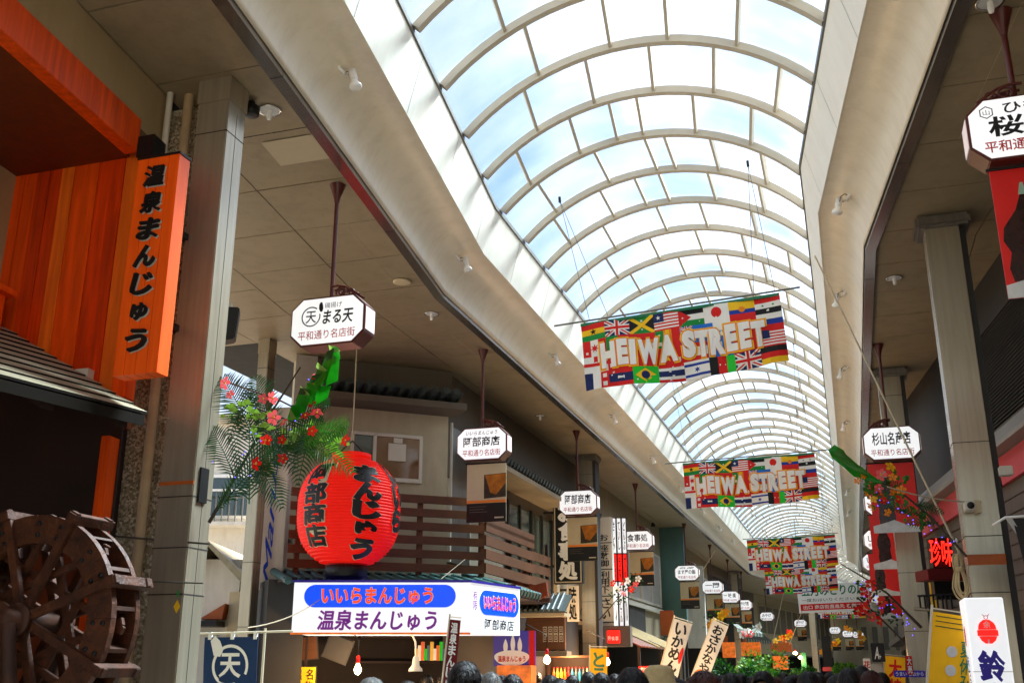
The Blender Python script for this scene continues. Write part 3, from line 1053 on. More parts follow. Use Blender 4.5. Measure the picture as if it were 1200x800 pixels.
    rect(4, 1, 0, 1, 0, 1, 'sky', -.004); jack(4, 1, 0, .5, 0, .5)
    rect(5, 1, 0, 1, 0, 1, 'sky', -.004); rect(5, 1, .3, 1, 0, .5, 'white', -.006); star(5, 1, .6, .7, .05, 'white', -.006)
    rect(6, 1, 0, 1, 0, 1, 'red', -.004); star(6, 1, .22, .28, .04, 'yellow', -.006)
    h3(7, 1, ['white', 'blue', 'red'])
    rect(0, 2, 0, 1, 0, 1, 'white', -.004); rect(0, 2, .42, .58, 0, 1, 'red', -.006); rect(0, 2, 0, 1, .4, .6, 'red', -.0065)
    rect(1, 2, 0, 1, 0, 1, 'red', -.004); disc(1, 2, .6, .6, .05, 'white', -.006)
    rect(2, 2, 0, 1, 0, 1, 'red', -.004)
    rect(3, 2, 0, 1, 0, 1, 'red', -.004); star(3, 2, .4, .6, .05, 'yellow', -.006)
    h3(4, 2, ['red', 'white', 'white', 'red'])
    rect(5, 2, 0, 1, 0, 1, 'sky', -.004)
    rect(6, 2, 0, 1, 0, 1, 'red', -.004)
    stripes(7, 2)
    v3(0, 3, ['navy', 'white', 'red'])
    h3(1, 3, ['red', 'navy', 'navy', 'red']); disc(1, 3, .5, .5, .045, 'white', -.006)
    rect(2, 3, 0, 1, 0, 1, 'lime', -.004); pts(2, 3, [(.1, .5), (.5, .9), (.9, .5), (.5, .1)], 'yellow', -.006); disc(2, 3, .5, .5, .05, 'navy', -.008)
    h3(3, 3, ['red', 'white', 'navy', 'navy', 'white', 'red'])
    h3(4, 3, ['white', 'blue', 'white', 'white', 'white', 'blue', 'white']); star(4, 3, .5, .5, .04, 'blue', -.006, 6)
    v3(5, 3, ['black', 'red', 'lime']); disc(5, 3, .5, .5, .04, 'white', -.006); disc(5, 3, .5, .5, .025, 'red', -.008)
    jack(6, 3)
    h3(7, 3, ['black', 'red', 'yellow'])
mb = MB()
mb.box(-BW / 2, BW / 2, 0, .003, -BH, 0, 'cloth_white')
flags(mb)
mb.slice(0, BW / 24).slice(2, BH / 8)
def wave(p):
    return (p.x, p.y + .05 * math.sin(p.x * 3.7 + 1.0) * (-p.z / BH) + .02 * math.sin(p.x * 8 + p.z * 5) + .012 * math.sin(p.x * 15 - p.z * 9) * (-p.z / BH), p.z + .008 * math.sin(p.x * 6) - .02 * math.cos(p.x * 2.4) * (-p.z / BH))
CLOTH = mb.warp(wave)
mb = MB()
def arcrow(s, m, y, off):
    # HEIWA and STREET each letter set apart, upright heavy capitals
    L = [('H', .0), ('E', 1.0), ('I', 1.72), ('W', 2.22), ('A', 3.42), ('S', 4.75), ('T', 5.5), ('R', 6.3), ('E', 7.2), ('E', 7.97), ('T', 8.67)]
    W_ = dict(H=.92, E=.66, I=.38, W=1.25, A=1.05, S=.78, T=.8, R=.86)
    k = 2.06 / 9.5
    for i, (ch, a) in enumerate(L):
        x = -1.02 + a * k
        w = W_[ch] * k * .97
        j = .012 * math.sin(i * 1.7)
        up = .03 * math.sin((x + .9) / 1.9 * math.pi) * 0
        mb.text(ch, x - off, x + w + off, -.63 + j - off, -.29 + j + off, m, y, .072)
arcrow(0, 'flag_yellow', -.016, .024)
arcrow(0, 'flag_orange', -.019, .012)
arcrow(0, 'flag_white', -.022, 0)
mb.slice(0, BW / 24)
LETT = mb.warp(wave)
proto = {}
def heiwa(s, c, label, cords=True, tilt=0.0, w_l=.35, w_r=.25):
    u, z = at_s(c[0], c[1], s)
    T = thing('flag_banner', label, 'banner', W(s, u, z), -TH, 'HEIWA STREET banners of flags', 0, tilt)
    if not proto:
        co = CLOTH.obj('cloth', T)
        lo = LETT.obj('lettering', co)
        proto['c'], proto['l'] = co, lo
    else:
        co = proto['c'].copy(); COL.objects.link(co); co.parent = T
        lo = proto['l'].copy(); COL.objects.link(lo); lo.parent = co
    mb = MB(); mb.box(-BW / 2, BW / 2, -.012, .012, -.012, .024, 'paint_green'); mb.obj('hem', T)
    mb = MB(); mb.tube([(-BW / 2 - w_l, 0, .055), (BW / 2 + w_r, 0, .055)], .013, 'gutter', 8); mb.obj('rod', T)
    if cords:
        top = ZS + .35 - z
        for x, xt in ((-BW / 2 + .12, -BW / 2 - .15), (BW / 2 - .3, BW / 2 - .15)):
            mb = MB(); mb.tube([(x, 0, .06), (xt, .02, top)], .004, 'cord_dark', 5); mb.tube([(xt, .02, top), (x + .25, .0, .06)], .004, 'cord_dark', 5)
            mb.tube([(xt, .02, top - .03), (xt, .02, top + .05)], .02, 'black_metal', 6)
            mb.obj('cord', T)
    return T
heiwa(12.3, (794, 364), 'nearest and largest HEIWA STREET banner of national flags', tilt=R(-3.4))
heiwa(20.2, (876, 538), 'HEIWA STREET banner of flags, second from the camera', tilt=R(-1.6))
heiwa(31.5, (926, 630), 'HEIWA STREET banner of flags, upper of the two overlapping far ones', tilt=R(-1.8), w_l=.1, w_r=.1)
heiwa(39.5, (937, 665), 'HEIWA STREET banner of flags, lower of the two overlapping far ones', tilt=R(-2), w_l=.1, w_r=.1)
heiwa(62.0, (985, 705), 'farthest HEIWA STREET banner, mostly hidden behind the white board with green lettering', tilt=0, w_l=.1, w_r=.1)
def green_board():
    s = 48.0
    u, z = at_s(975, 683, s)
    T = thing('hanging_board', 'white board with green brush lettering and a red strip, hung across the street', 'hanging sign', W(s, u, z), -TH, None, 0, R(-1.5))
    w, h = 3.0, 1.2
    mb = MB(); mb.box(-w / 2, w / 2, -.02, .02, -h, 0, 'white_paint'); fo = mb.obj('panel', T, .005)
    mb = MB(); mb.box(-w / 2 + .08, w / 2 - .08, -.026, -.021, -h + .1, -h + .37, 'flag_red'); mb.text('出口 商店街直進先 右側です', -w / 2 + .2, w / 2 - .2, -h + .15, -h + .32, 'white_paint', -.03, .01); mb.obj('red_strip', fo)
    mb = MB(); mb.text('五月みどりの店', -w / 2 + .2, w / 2 - .15, -.5, -.06, 'paint_green', -.026, .012, .1, 1); mb.text('一度おはいりくださいませ', -w / 2 + .15, w / 2 - .2, -.74, -.6, 'ink', -.026); mb.obj('lettering', fo)
    mb = MB()
    for x in (-1.3, 1.3): mb.tube([(x, 0, 0), (x, 0, 2.9)], .012, 'cord_dark', 5)
    mb.obj('hanger', T)
green_board()

# ---------------------------------------------------------------- near left: orange bun shop
T, f = sthing('orange_shop', 'two storey bun shop front of orange boards with a beam over its recess', 'shop', 4.5, -5.9)
def bx(name, par, fn, a, m, bevel=0.0):
    mb = MB(fn); mb.box(*a, m); return mb.obj(name, par, bevel)
bx('upper_wall', T, f, (-6.35, -5.747, -6, 6.5, 5.72, 6.235), 'beige_wall')
bx('beam', T, f, (-5.86, -5.735, -6, 6.12, 5.5, 5.79), 'orange_wood', .004)
bx('recess_ceiling', T, f, (-9, -5.87, -6, 6.2, 5.52, 5.7), 'orange_dark')
mb = MB(f)                                                 # board wall facing down the street: each board a step of its own
x = -7.0
i = 0
while x < -5.66:
    w = .115 + .02 * ((i * 37) % 5) / 5
    mb.box(x, min(x + w - .005, -5.64), 6.2 + .006 * (i % 2), 6.3, 3.3, 5.6, ('orange_wood', 'orange_wood_deep', 'orange_wood', 'orange_wood_pale', 'orange_wood_deep')[(i * 7) % 5])
    x += w
    i += 1
mb.box(-7.0, -5.64, 6.24, 6.32, 3.3, 5.6, 'orange_dark')
mb.obj('board_wall', T)
bx('side_wall', T, f, (-9, -6.98, 1.0, 6.4, 3.9, 5.57), 'beige_wall')
bx('corner_post', T, f, (-5.72, -5.6, 6.12, 6.26, 3.5, 5.45), 'orange_wood', .004)
bx('post_cap', T, f, (-5.735, -5.585, 6.1, 6.28, 5.45, 5.63), 'black_metal')
bx('parapet', T, f, (-8.2, -6.72, 3.0, 6.0, 3.7, 4.36), 'orange_wood', .004)
bx('parapet_rail', T, f, (-8.2, -6.66, 2.95, 6.06, 4.36, 4.41), 'orange_sign', .003)
bx('lower_wall', T, f, (-9, -5.72, 6.3, 6.4, 0, 3.4), 'brown_dark')
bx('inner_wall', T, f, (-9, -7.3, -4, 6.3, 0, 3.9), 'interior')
for a, m in (((-6.75, -6.35, 6.26, 6.3, 2.62, 3.2), 'orange_dark'), ((-7.15, -6.85, 6.26, 6.3, 2.62, 3.2), 'interior'), ((-6.3, -5.95, 6.27, 6.3, 2.62, 3.25), 'interior'), ((-5.93, -5.86, 6.27, 6.3, 2.62, 3.25), 'steel_dark')):
    bx('door_panel', T, f, a, m)
bx('kick_board', T, f, (-7.3, -5.74, 6.2, 6.28, 0, 2.6), 'orange_dark')
bx('jamb', T, f, (-5.705, -5.635, 6.05, 6.2, 0, 3.2), 'orange_wood', .004)
mb = MB(f)
mb.box(-6.6, -5.27, 6.66, 6.9, 0, 6.19, 'pebble_dash')
mb.obj('pebble_wall', T)
mb = MB(f); mb.tube([(-5.57, 6.5, 0), (-5.57, 6.5, 3.6), (-5.55, 6.5, 6.2)], .045, 'cable_beige', 10); mb.obj('drainpipe', T)
mb = MB(f); mb.tube([(-5.69, 6.42, 4.8), (-5.69, 6.42, 6.2)], .03, 'frame_white', 8); mb.obj('conduit', T)
# lean-to tile roof of the shop front
mb = MB(f)
N = 10
# eave from the tip at the pillar side running back at an angle; rows of tile lie parallel to it
EV = Vector((-.38, -1.08, 0)).normalized()                  # (u, s)
WV = Vector((-1.56, .2, .86))
TP = Vector((-5.27, 5.95, 3.3))
def rp(t, l, dz=0): return tuple(TP + WV * t + EV * l + Vector((0, 0, dz)))
for i in range(N):
    t0, t1 = i / N, (i + 1.06) / N
    vs = [rp(t0, -.02 * (i % 2), .02), rp(t0, 4.5, .02), rp(t1, 4.5, .006), rp(t1, -.02 * (i % 2), .006), rp(t0, 0, 0), rp(t0, 4.5, 0), rp(t1, 4.5, -.02), rp(t1, 0, -.02)]
    mb.add(vs, [(0, 1, 2, 3)], 'slate')
    mb.add(vs, [(0, 4, 5, 1), (4, 7, 6, 5), (0, 3, 7, 4)], 'slate_edge')
rf = mb.obj('tiled_roof', T)
mb = MB(f)
vs = [rp(-.0, .02, -.012), rp(-.0, 4.5, -.012), rp(.04, 4.5, -.012), rp(.04, .02, -.012), rp(0, .02, -.085), rp(0, 4.5, -.085), rp(.04, 4.5, -.085), rp(.04, .02, -.085)]
mb.add(vs, [(3, 2, 1, 0), (0, 1, 5, 4), (4, 5, 6, 7), (0, 4, 7, 3), (2, 3, 7, 6)], 'slate_edge')
mb.obj('fascia_board', T)
for k in range(7):
    l = .12 + k * .6
    vs = [rp(.03, l, -.03), rp(.03, l + .1, -.03), rp(1, l + .1, -.05), rp(1, l, -.05), rp(.03, l, -.14), rp(.03, l + .1, -.14), rp(1, l + .1, -.16), rp(1, l, -.16)]
    mb = MB(f); mb.add(vs, [(4, 7, 6, 5), (0, 4, 5, 1), (0, 3, 7, 4), (1, 5, 6, 2)], 'brown_dark'); mb.obj('rafter', T)
mb = MB(f); mb.add([rp(.05, 0, -.03), rp(.05, 4.5, -.03), rp(1, 4.5, -.05), rp(1, 0, -.05)], [(0, 1, 2, 3)], 'brown_dark'); mb.obj('roof_lining', T)
mb = MB(f); mb.add([(-7.0, 6.185, 2.55), (-5.62, 6.185, 2.55), (-5.62, 6.185, 3.42), (-7.0, 6.185, 4.16), (-7.0, 6.199, 2.55), (-5.62, 6.199, 2.55), (-5.62, 6.199, 3.42), (-7.0, 6.199, 4.16)], [(0, 1, 2, 3), (1, 5, 6, 2), (3, 2, 6, 7)], 'brown_dark'); mb.obj('eave_shade_sheet', T)  # dark sheet added over the boards as the shade under the roof
bx('shelf_bracket', T, f, (-6.05, -5.93, 6.1, 6.18, 3.66, 3.74), 'frame_white')
mb = MB(f)
mb.tube([(-8.0, 5.2, 5.44), (-7.2, 5.7, 5.36), (-6.5, 6.05, 5.34), (-5.95, 6.1, 5.4), (-5.8, 6.05, 5.52), (-5.74, 6.0, 5.75), (-5.72, 6.05, 6.02), (-5.7, 6.2, 6.18)], .017, 'cable_beige', 8)
tag(mb.obj('power_cable'), 'beige cable looping under the orange beam up to the ceiling', 'cable')
# wooden sign board
u0, zt = at_s(162, 188, 5.75); u1, zt2 = at_s(212, 180, 5.75); ub, zb = at_s(130, 441, 5.75)
SB_ = thing('wooden_signboard', 'tall orange wooden signboard with raised black characters 温泉まんじゅう', 'shop sign', W(5.75, u0, zb), -TH)
bw, bh = .36, zt - zb
mb = MB()
for i in range(4): mb.box(bw / 4 * i + .0015, bw / 4 * (i + 1) - .0015, 0, .13, 0, bh, 'orange_sign')
mb.box(.004, bw - .004, .004, .126, .001, bh - .001, 'orange_dark')
mb.obj('board', SB_, .002)
mb = MB(); mb.box(-.004, bw + .006, -.004, .136, bh, bh + .018, 'black_metal'); mb.obj('top_cap', SB_)
mb = MB(); mb.vtext('温泉まんじゅう', .088, bw - .088, .13, bh - .06, 'frame_white', -.003, .02, 1, .12, .82)
mb.vtext('温泉まんじゅう', .08, bw - .096, .138, bh - .052, 'ink', -.016, .016, 3, .12, .82); mb.obj('lettering', SB_)
for q in (.3, .75):
    mb = MB(); mb.box(.02, .08, .13, .75, bh * q, bh * q + .05, 'black_metal'); mb.obj('wall_bracket', SB_)

# ---------------------------------------------------------------- water wheel
WR = .62
uw, zw = at_s(30, 726, 5.2)
WT = thing('water_wheel', 'dark brown wooden water wheel with bolted rims before the orange shop', 'water wheel', W(5.2, uw, zw), -TH)
def ring(r0, r1, y0, y1, m, name, n=8):
    mb = MB()
    for i in range(n):                                     # segments with butt joints
        for j in range(6):
            a, b = 2 * math.pi * (i + (j + .015) / 6) / n, 2 * math.pi * (i + (j + .985 if j == 5 else j + 1) / 6) / n
            vs = []
            for y in (y0, y1):
                for r, w in ((r0, a), (r1, a), (r1, b), (r0, b)):
                    vs.append((r * math.cos(w), y, r * math.sin(w)))
            mb.add(vs, [(0, 1, 2, 3), (7, 6, 5, 4), (1, 5, 6, 2), (0, 3, 7, 4), (0, 4, 5, 1), (3, 2, 6, 7)], m)
    return mb.obj(name, WT)
ring(WR - .17, WR, -.02, .025, 'wheel_wood', 'front_rim')
ring(WR - .17, WR, .2, .24, 'wheel_wood', 'rear_rim')
for i in range(16):                                        # bolt heads in pairs along the joints
    for dr in (-.12, -.05):
        mb = MB()
        w = 2 * math.pi * (i + .12 * (1 if i % 2 else -1)) / 16
        mb.lathe([(.002, -.034), (.012, -.033), (.014, -.02)], 8, 'black_metal', ((WR + dr) * math.cos(w), 0, (WR + dr) * math.sin(w)), 'y')
        mb.obj('bolt', WT)
for i in range(16):
    mb = MB(); w = 2 * math.pi * i / 16 + .1
    mb.xf = Matrix.Rotation(-w, 4, 'Y')
    mb.box(WR - .2, WR - .005, .026, .199, -.012, .012, 'wheel_dark')
    mb.obj('paddle', WT)
for i in range(4):
    for y in (-.05, .245):
        mb = MB(); mb.xf = Matrix.Rotation(-math.pi / 4 * i - .33, 4, 'Y')
        yy = y + .0 + i * .006
        mb.box(-WR - .07, WR + .07, yy - .012, yy + .026, -.027, .027, 'wheel_wood')
        mb.obj('spoke', WT, .003)
    mb = MB(); mb.xf = Matrix.Rotation(-math.pi / 4 * i - .33, 4, 'Y')
    hl = math.sqrt(WR * WR - .2 * .2)
    mb.box(-hl, hl, .03 + i * .004, .06 + i * .004, .19, .235, 'wheel_wood'); mb.obj('brace', WT, .003)
    mb = MB(); mb.xf = Matrix.Rotation(-math.pi / 4 * i - .33, 4, 'Y')
    mb.box(-hl, hl, .07 + i * .004, .1 + i * .004, -.235, -.19, 'wheel_wood'); mb.obj('brace', WT, .003)
for i in range(8):
    mb = MB(); w = math.pi / 4 * i + .33
    mb.xf = Matrix.Rotation(-w, 4, 'Y')
    mb.box(WR + .0, WR + .06, -.07, .3, -.03, .03, 'wheel_wood')
    mb.obj('cross_bar', WT, .003)
mb = MB(); mb.lathe([(.02, -.2), (.06, -.19), (.06, .36), (.02, .37)], 14, 'wheel_dark', (0, 0, 0), 'y'); mb.obj('axle', WT)
mb = MB(); mb.lathe([(.06, -.09), (.095, -.085), (.095, -.065), (.06, -.06)], 16, 'wheel_dark', (0, 0, 0), 'y'); mb.obj('hub', WT)
mb = MB()
for sx in (-1, 1):
    mb.tube([(sx * .45, .42, -zw), (sx * .02, .36, -.03)], .045, 'wheel_dark', 6)
    mb.tube([(sx * .45, -.22, -zw), (sx * .02, -.16, -.03)], .045, 'wheel_dark', 6)
mb.obj('trestle', WT)

# ---------------------------------------------------------------- side street gap: far houses
def house(name, label, x0, x1, ytop, ybot, Y, roof, wall, gable, extra=None, dep=4.0):
    a, b = at_Y(x0, ytop, Y), at_Y(x1, ytop, Y)
    bo = at_Y(x0, ybot, Y)
    T = thing(name, label, 'house', (a.x, Y, 0))
    w = b.x - a.x
    mb = MB(); mb.box(0, w, 0, dep, 0, a.z, wall); mb.obj('wall', T)
    if roof:
        mb = MB()
        if gable:
            mb.prism([(-.2, a.z - .05), (w * .25, a.z + w * .42), (w + .35, a.z - .45), (w + .3, a.z - .6), (w * .25, a.z + w * .3), (-.2, a.z - .2)], -.35, dep, roof)
        else:
            mb.box(-.2, w + .2, -.2, dep, a.z, a.z + .25, roof)
        mb.obj('roof', T)
    if extra: extra(T, w, a.z)
    return T
def ex_grey(T, w, h):
    for z in (h - 1.6, h - 4.0):
        mb = MB(); mb.box(.1, w - .1, -.06, -.003, z - 1.1, z, 'window_glass'); mb.obj('window', T)
        mb = MB(); mb.box(.05, w - .05, -.08, -.003, z, z + .09, 'white_paint'); mb.box(.05, w - .05, -.09, -.003, z - 1.2, z - 1.1, 'frame_white'); mb.obj('window_frame', T)
    mb = MB()
    mb.box(0, w, -.7, -.02, h - 3.05, h - 2.95, 'wall_white')
    mb.box(0, w, -.72, -.66, h - 2.1, h - 2.04, 'white_metal')
    for i in range(14): mb.box(w * i / 14, w * i / 14 + .03, -.71, -.68, h - 2.95, h - 2.1, 'steel_dark')
    mb.obj('balcony', T)
house('pale_house', 'pale grey house with a balcony railing seen up the side street', 200, 306, 497, 800, 30, 'wall_grey', 'wall_white', False, ex_grey)
def ex_white(T, w, h):
    mb = MB(); mb.prism([(w * .2, h - 1.0), (w * .8, h - .75), (w * .74, h - 1.0)], -.3, 0, 'orange_paint'); mb.box(-.1, w * .72, -.55, -.01, h - 1.12, h - 1.03, 'black_metal'); mb.obj('canopy', T)
    mb = MB(); mb.box(w * .0, w * .55, -.02, -.003, h - 2.0, h - 1.2, 'frame_white'); mb.obj('shutter', T)
    mb = MB(); mb.box(w * .82, w + .1, -.12, -.003, h - 1.3, h - .55, 'poster_cream'); mb.obj('board', T)
house('small_house', 'small white house with a brown lean roof and orange trimmed canopy', 236, 283, 655, 800, 18, 'slate', 'wall_white', True, ex_white)
house('far_block', 'bluish far building glimpsed between the small house and the dark pillar', 255, 330, 520, 800, 42, None, 'wall_grey', False)
# pipes on the corner
mb = MB()
for i, dx in enumerate((0, .09, .2)):
    p = at_s(296 - i * 5, 640, 13.2)
    mb.tube([W(13.2 + .1 * i, p[0], 0), W(13.2 + .1 * i, p[0], 5.0)], .035, 'steel', 8)
tag(mb.obj('drainpipes'), 'bundle of thin grey pipes running up beside the dark corner pillar', 'pipe')
# tall vertical white sign with blue script
u0, zt = at_s(313, 478, 12.9); u1, _ = at_s(345, 478, 12.9); _, zb = at_s(320, 690, 12.9)
T = thing('vertical_sign', 'tall white upright sign with blue script running upwards, left of the lantern', 'shop sign', W(12.9, u0, zb), -TH + .12)
ww, hh = u1 - u0 - .05, zt - zb
mb = MB(); mb.box(0, ww, 0, .14, 0, hh, 'wall_white'); fo = mb.obj('panel', T, .008)
mb = MB(); mb.text('Marusy', -hh * .44, hh * .4, -ww * .17, ww * .19, 'ink_blue', 0, -.004, .5, 1)
mb.v = [(ww * .5 - p[2], p[1] - .008, hh * .47 + p[0]) for p in mb.v]; mb.obj('lettering', fo)
mb = MB(); mb.box(-.02, ww + .3, .14, .2, hh * .25, hh * .25 + .06, 'steel_dark'); mb.box(-.02, ww + .3, .14, .2, hh * .75, hh * .75 + .06, 'steel_dark'); mb.obj('bracket', T)

# ---------------------------------------------------------------- corner shop behind the lantern
B_ = Vector((-1.02, 16.2, 0))
YW = R(68)
dB = Vector((math.sin(YW), math.cos(YW), 0))
T = thing('corner_shop', 'two storey corner shop with grey plaster upper wall and brown slatted balcony', 'shop', B_)
def lp(x, y, off=0.0):                                     # sight line against the corner wall plane, pushed off towards the street -> (along, z)
    nrm = Vector((dB.y, -dB.x, 0))
    r = ray(x, y)
    t = (B_ + nrm * off).dot(nrm) / r.dot(nrm)
    p = r * t
    return (p - B_).dot(dB), p.z + EYE
MW = Matrix.Translation((0, 0, 0)) @ Matrix.Rotation(R(90) - YW, 4, 'Z')   # local x along the wall, -y to the street
def cw(name, fnb, par=T, bevel=0.0):
    mb = MB(); mb.xf = MW; fnb(mb); return mb.obj(name, par, bevel)
L0 = lp(347, 450)[0]
cw('wall', lambda m: m.box(L0, 0, 0, .3, 2.4, 6.19, 'wall_grey'))
cw('upper_panel', lambda m: (m.box(L0, .0, -.12, -.002, 5.72, 6.19, 'wall_taupe'), m.box(L0 - .05, L0 + .28, -.16, -.125, 4.9, 6.19, 'gray_box')))
def eave(m):
    z = 5.47
    m.prism([(L0 + .3, z), (.12, z), (.12, z + .1), (L0 + .3, z + .1)], -.55, -.001, 'wall_taupe')
    n = int(-L0 / .17)
    for i in range(n):
        x = L0 + .35 + i * .17
        if x > .08: break
        m.xf = MW @ Matrix.Translation((x, 0, z + .12)) @ Matrix.Rotation(R(-14), 4, 'X')
        m.lathe([(.055, -.62), (.06, -.6), (.06, 0)], 8, 'tile_grey', (0, 0, 0), 'y')
        m.box(.055, .115, -.6, 0, -.03, .0, 'tile_grey')
    m.xf = MW
cw('tiled_eave', eave)
(xa, za), (xb, zb) = lp(411, 505), lp(493, 567)
def wframe(m):
    for a in ((xa, xa + .05), (xb - .05, xb), ((xa + xb) / 2 - .22, (xa + xb) / 2 - .17)):
        m.box(a[0], a[1], -.06, .02, zb, za, 'frame_white')
    m.box(xa + .05, xb - .05, -.06, .02, za - .05, za, 'frame_white'); m.box(xa + .05, xb - .05, -.07, .02, zb, zb + .06, 'frame_white')
wfr = cw('window', wframe)
cw('pane', lambda m: (m.box(xa + .05, (xa + xb) / 2 - .2, -.02, -.004, zb + .06, za - .05, 'window_glass'), m.box((xa + xb) / 2 - .2, xb - .05, -.03, -.01, zb + .06, za - .05, 'pane_brown')), wfr)
cw('vent_unit', lambda m: (m.box(xb - .55, xb - .27, -.06, -.032, za - .42, za - .15, 'frame_white'), m.box(xb - .47, xb - .33, -.06, -.032, za - .14, za - .06, 'frame_white')), wfr)
# chamfer and side wall along the street
def W2(name, fnb, par=T, bevel=0.0):
    mb = MB(lambda x, y, z: W(y, x, z) - B_); fnb(mb); return mb.obj(name, par, bevel)
sB, uB, _z = su(Vector((B_.x, B_.y, 0)))
W2('side_wall', lambda m: m.box(uB - .35, uB, sB, 23.5, 4.5, 6.19, 'wall_taupe'))
W2('side_wall_lower', lambda m: (m.box(uB - .35, uB - .02, sB, 23.5, 2.8, 4.5, 'wall_grey'), m.box(uB - .35, uB - .02, sB, 23.5, 0, 2.8, 'interior')))
W2('chamfer_door', lambda m: (m.box(uB - .04, uB + .01, sB + .15, sB + 1.0, 3.2, 5.35, 'steel_dark'), m.box(uB - .04, uB + .03, sB + .1, sB + .15, 3.2, 5.4, 'frame_white'), m.box(uB - .04, uB + .03, sB + 1.0, sB + 1.05, 3.2, 5.4, 'frame_white')))
W2('sliding_window', lambda m: [m.box(uB, uB + .02, 18.2 + i * .75, 18.9 + i * .75, 3.1, 4.55, 'pane_teal') for i in range(4)] + [m.box(uB, uB + .05, 18.12 + i * .75, 18.2 + i * .75, 3.1, 4.6, 'wall_dark') for i in range(5)])
W2('corner_post', lambda m: m.box(uB - .1, uB + .1, 21.3, 21.5, 2.8, 5.1, 'wall_grey'))
def side_eave(m):
    m.box(uB, uB + .62, sB + .9, 23.3, 4.78, 4.86, 'wall_beige')
    s = sB + .95
    while s < 23.2:
        a = [(uB + .1, s, 5.16), (uB + .66, s, 4.93)]
        m.tube(a, .055, 'tile_grey', 8)
        m.box(uB + .1, uB + .6, s + .06, s + .12, 4.87, 4.97, 'tile_grey')
        s += .18
    m.box(uB, uB + .14, sB + .9, 23.3, 4.861, 5.14, 'wall_taupe')
W2('side_tiled_eave', side_eave)
# balcony of horizontal slats round the corner
def balc(m):
    zs = [4.02 - .195 * i for i in range(6)]
    for k, z in enumerate(zs):
        m.box(-2.6, .25, -1.02, -.98, z - .115, z, 'slat_brown')
    for x in (-2.5, -1.6, -.75, .2):
        m.box(x, x + .07, -.975, -.9, 2.85, 4.0, 'slat_brown')
    m.box(-2.6, .2, -.9, 0, 2.84, 2.9, 'brown_dark')
cw('balcony', balc)
def balc2(m):
    for k in range(6):
        z = 4.0 - .21 * k - (.12 if k == 0 else 0)
        m.box(uB + .6, uB + .64, sB + .05, 17.8, z - .15, z, 'slat_brown')
        if k > 1: m.box(uB + .58, uB + .598, 17.8, 19.0, z - .12, z + .03, 'slat_brown')
    for s in (16.6, 17.75, 18.9): m.box(uB + .52, uB + .575, s, s + .07, 2.8, 3.85, 'brown_dark')
    m.box(uB, uB + .55, sB + .05, 19.0, 2.74, 2.8, 'brown_dark')
W2('side_balcony', balc2)
# lower tiled canopy over the shop sign
def canopy(m):
    m.box(-2.75, .45, -1.75, 0, 2.70, 2.74, 'brown_dark')
    x = -2.7
    while x < .4:
        m.xf = MW @ Matrix.Translation((x, -.85, 2.86)) @ Matrix.Rotation(R(10), 4, 'X')
        m.lathe([(.05, -.95), (.055, -.93), (.055, .3)], 8, 'tile_green', (0, 0, 0), 'y')
        m.box(.05, .11, -.93, .3, -.03, .0, 'tile_green')
        x += .165
    m.xf = MW
cw('tiled_canopy', canopy)
def canopy2(m):
    s = sB - .6
    while s < 17.0:
        m.tube([(uB + .5, s, 2.93), (uB + 1.0, s, 2.76)], .055, 'tile_green', 8)
        m.box(uB + .45, uB + .95, s + .06, s + .12, 2.75, 2.84, 'tile_green')
        s += .17
    m.box(uB, uB + .95, sB - .6, 17.0, 2.68, 2.735, 'brown_dark')
W2('side_tiled_canopy', canopy2)
cw('back_wall', lambda m: m.box(L0 - .4, 0, .2, .3, 0, 2.7, 'interior'))
cw('left_pier', lambda m: m.box(L0 - .4, L0 + .1, -1.2, .2, 0, 2.75, 'wall_dark'))
def shelves(m):
    for z in (1.25, 1.7, 2.05):
        m.box(-1.3, -.1, -.1, .18, z, z + .03, 'brown_dark')
cw('shelf', shelves)
# framed pictures and notices in the dark shop front
def notice(x0, y0, x1, y1, Y, m, label, tilt=0.0, text=None, tm='ink'):
    a, b = at_Y(x0, y0, Y), at_Y(x1, y1, Y)
    w, h = b.x - a.x, a.z - b.z
    T = thing('notice', label, 'notice', ((a.x + b.x) / 2, Y, b.z), 0, None, 0, tilt)
    mb = MB(); mb.box(-w / 2, w / 2, 0, .02, 0, h, m); o = mb.obj('board', T, .003)
    if text:
        mb = MB()
        for i, t in enumerate(text):
            mb.vtext(t, -w / 2 + w * (i + .15) / len(text), -w / 2 + w * (i + .85) / len(text), h * .06, h * .94, tm, -.003, .015)
        mb.obj('lettering', o)
    mb = MB(); mb.box(-w / 2 - .012, w / 2 + .012, .021, .05, -.012, h + .012, 'wall_dark'); mb.obj('frame', T)
    mb = MB(); mb.box(-.015, .015, .05, .08, h, h + .5, 'brown_dark'); mb.obj('hanger', T)
notice(344, 781, 368, 812, 14.3, 'yellow_cloth', 'yellow notice with dark and red characters under the bun shop sign', 0, ['温泉', '名物'], 'ink')
notice(352, 746, 372, 772, 14.6, 'slat_brown', 'brown framed picture under the left end of the bun shop sign', -.12)
notice(377, 745, 405, 773, 14.6, 'wall_dark', 'dark tilted frame beside the hanging lamp under the bun shop sign', .35)
mb = MB()
for i in range(11):
    x = 488 + i * 3.6
    p = at_Y(x, 770, 15.6)
    c = ['goods_1', 'goods_4', 'goods_0', 'flag_lime', 'goods_5'][i % 5]
    T2 = thing('packet', 'small packet on the dim shelf under the bun shop sign', 'packet', (p.x, 15.6, 1.735 if i % 3 else 1.74), 0, 'packets on the dim shop shelf')
    mb = MB(); mb.box(-.025, .025, -.03, .03, 0, .16 + .05 * (i % 3), c); mb.obj('box', T2, .003)

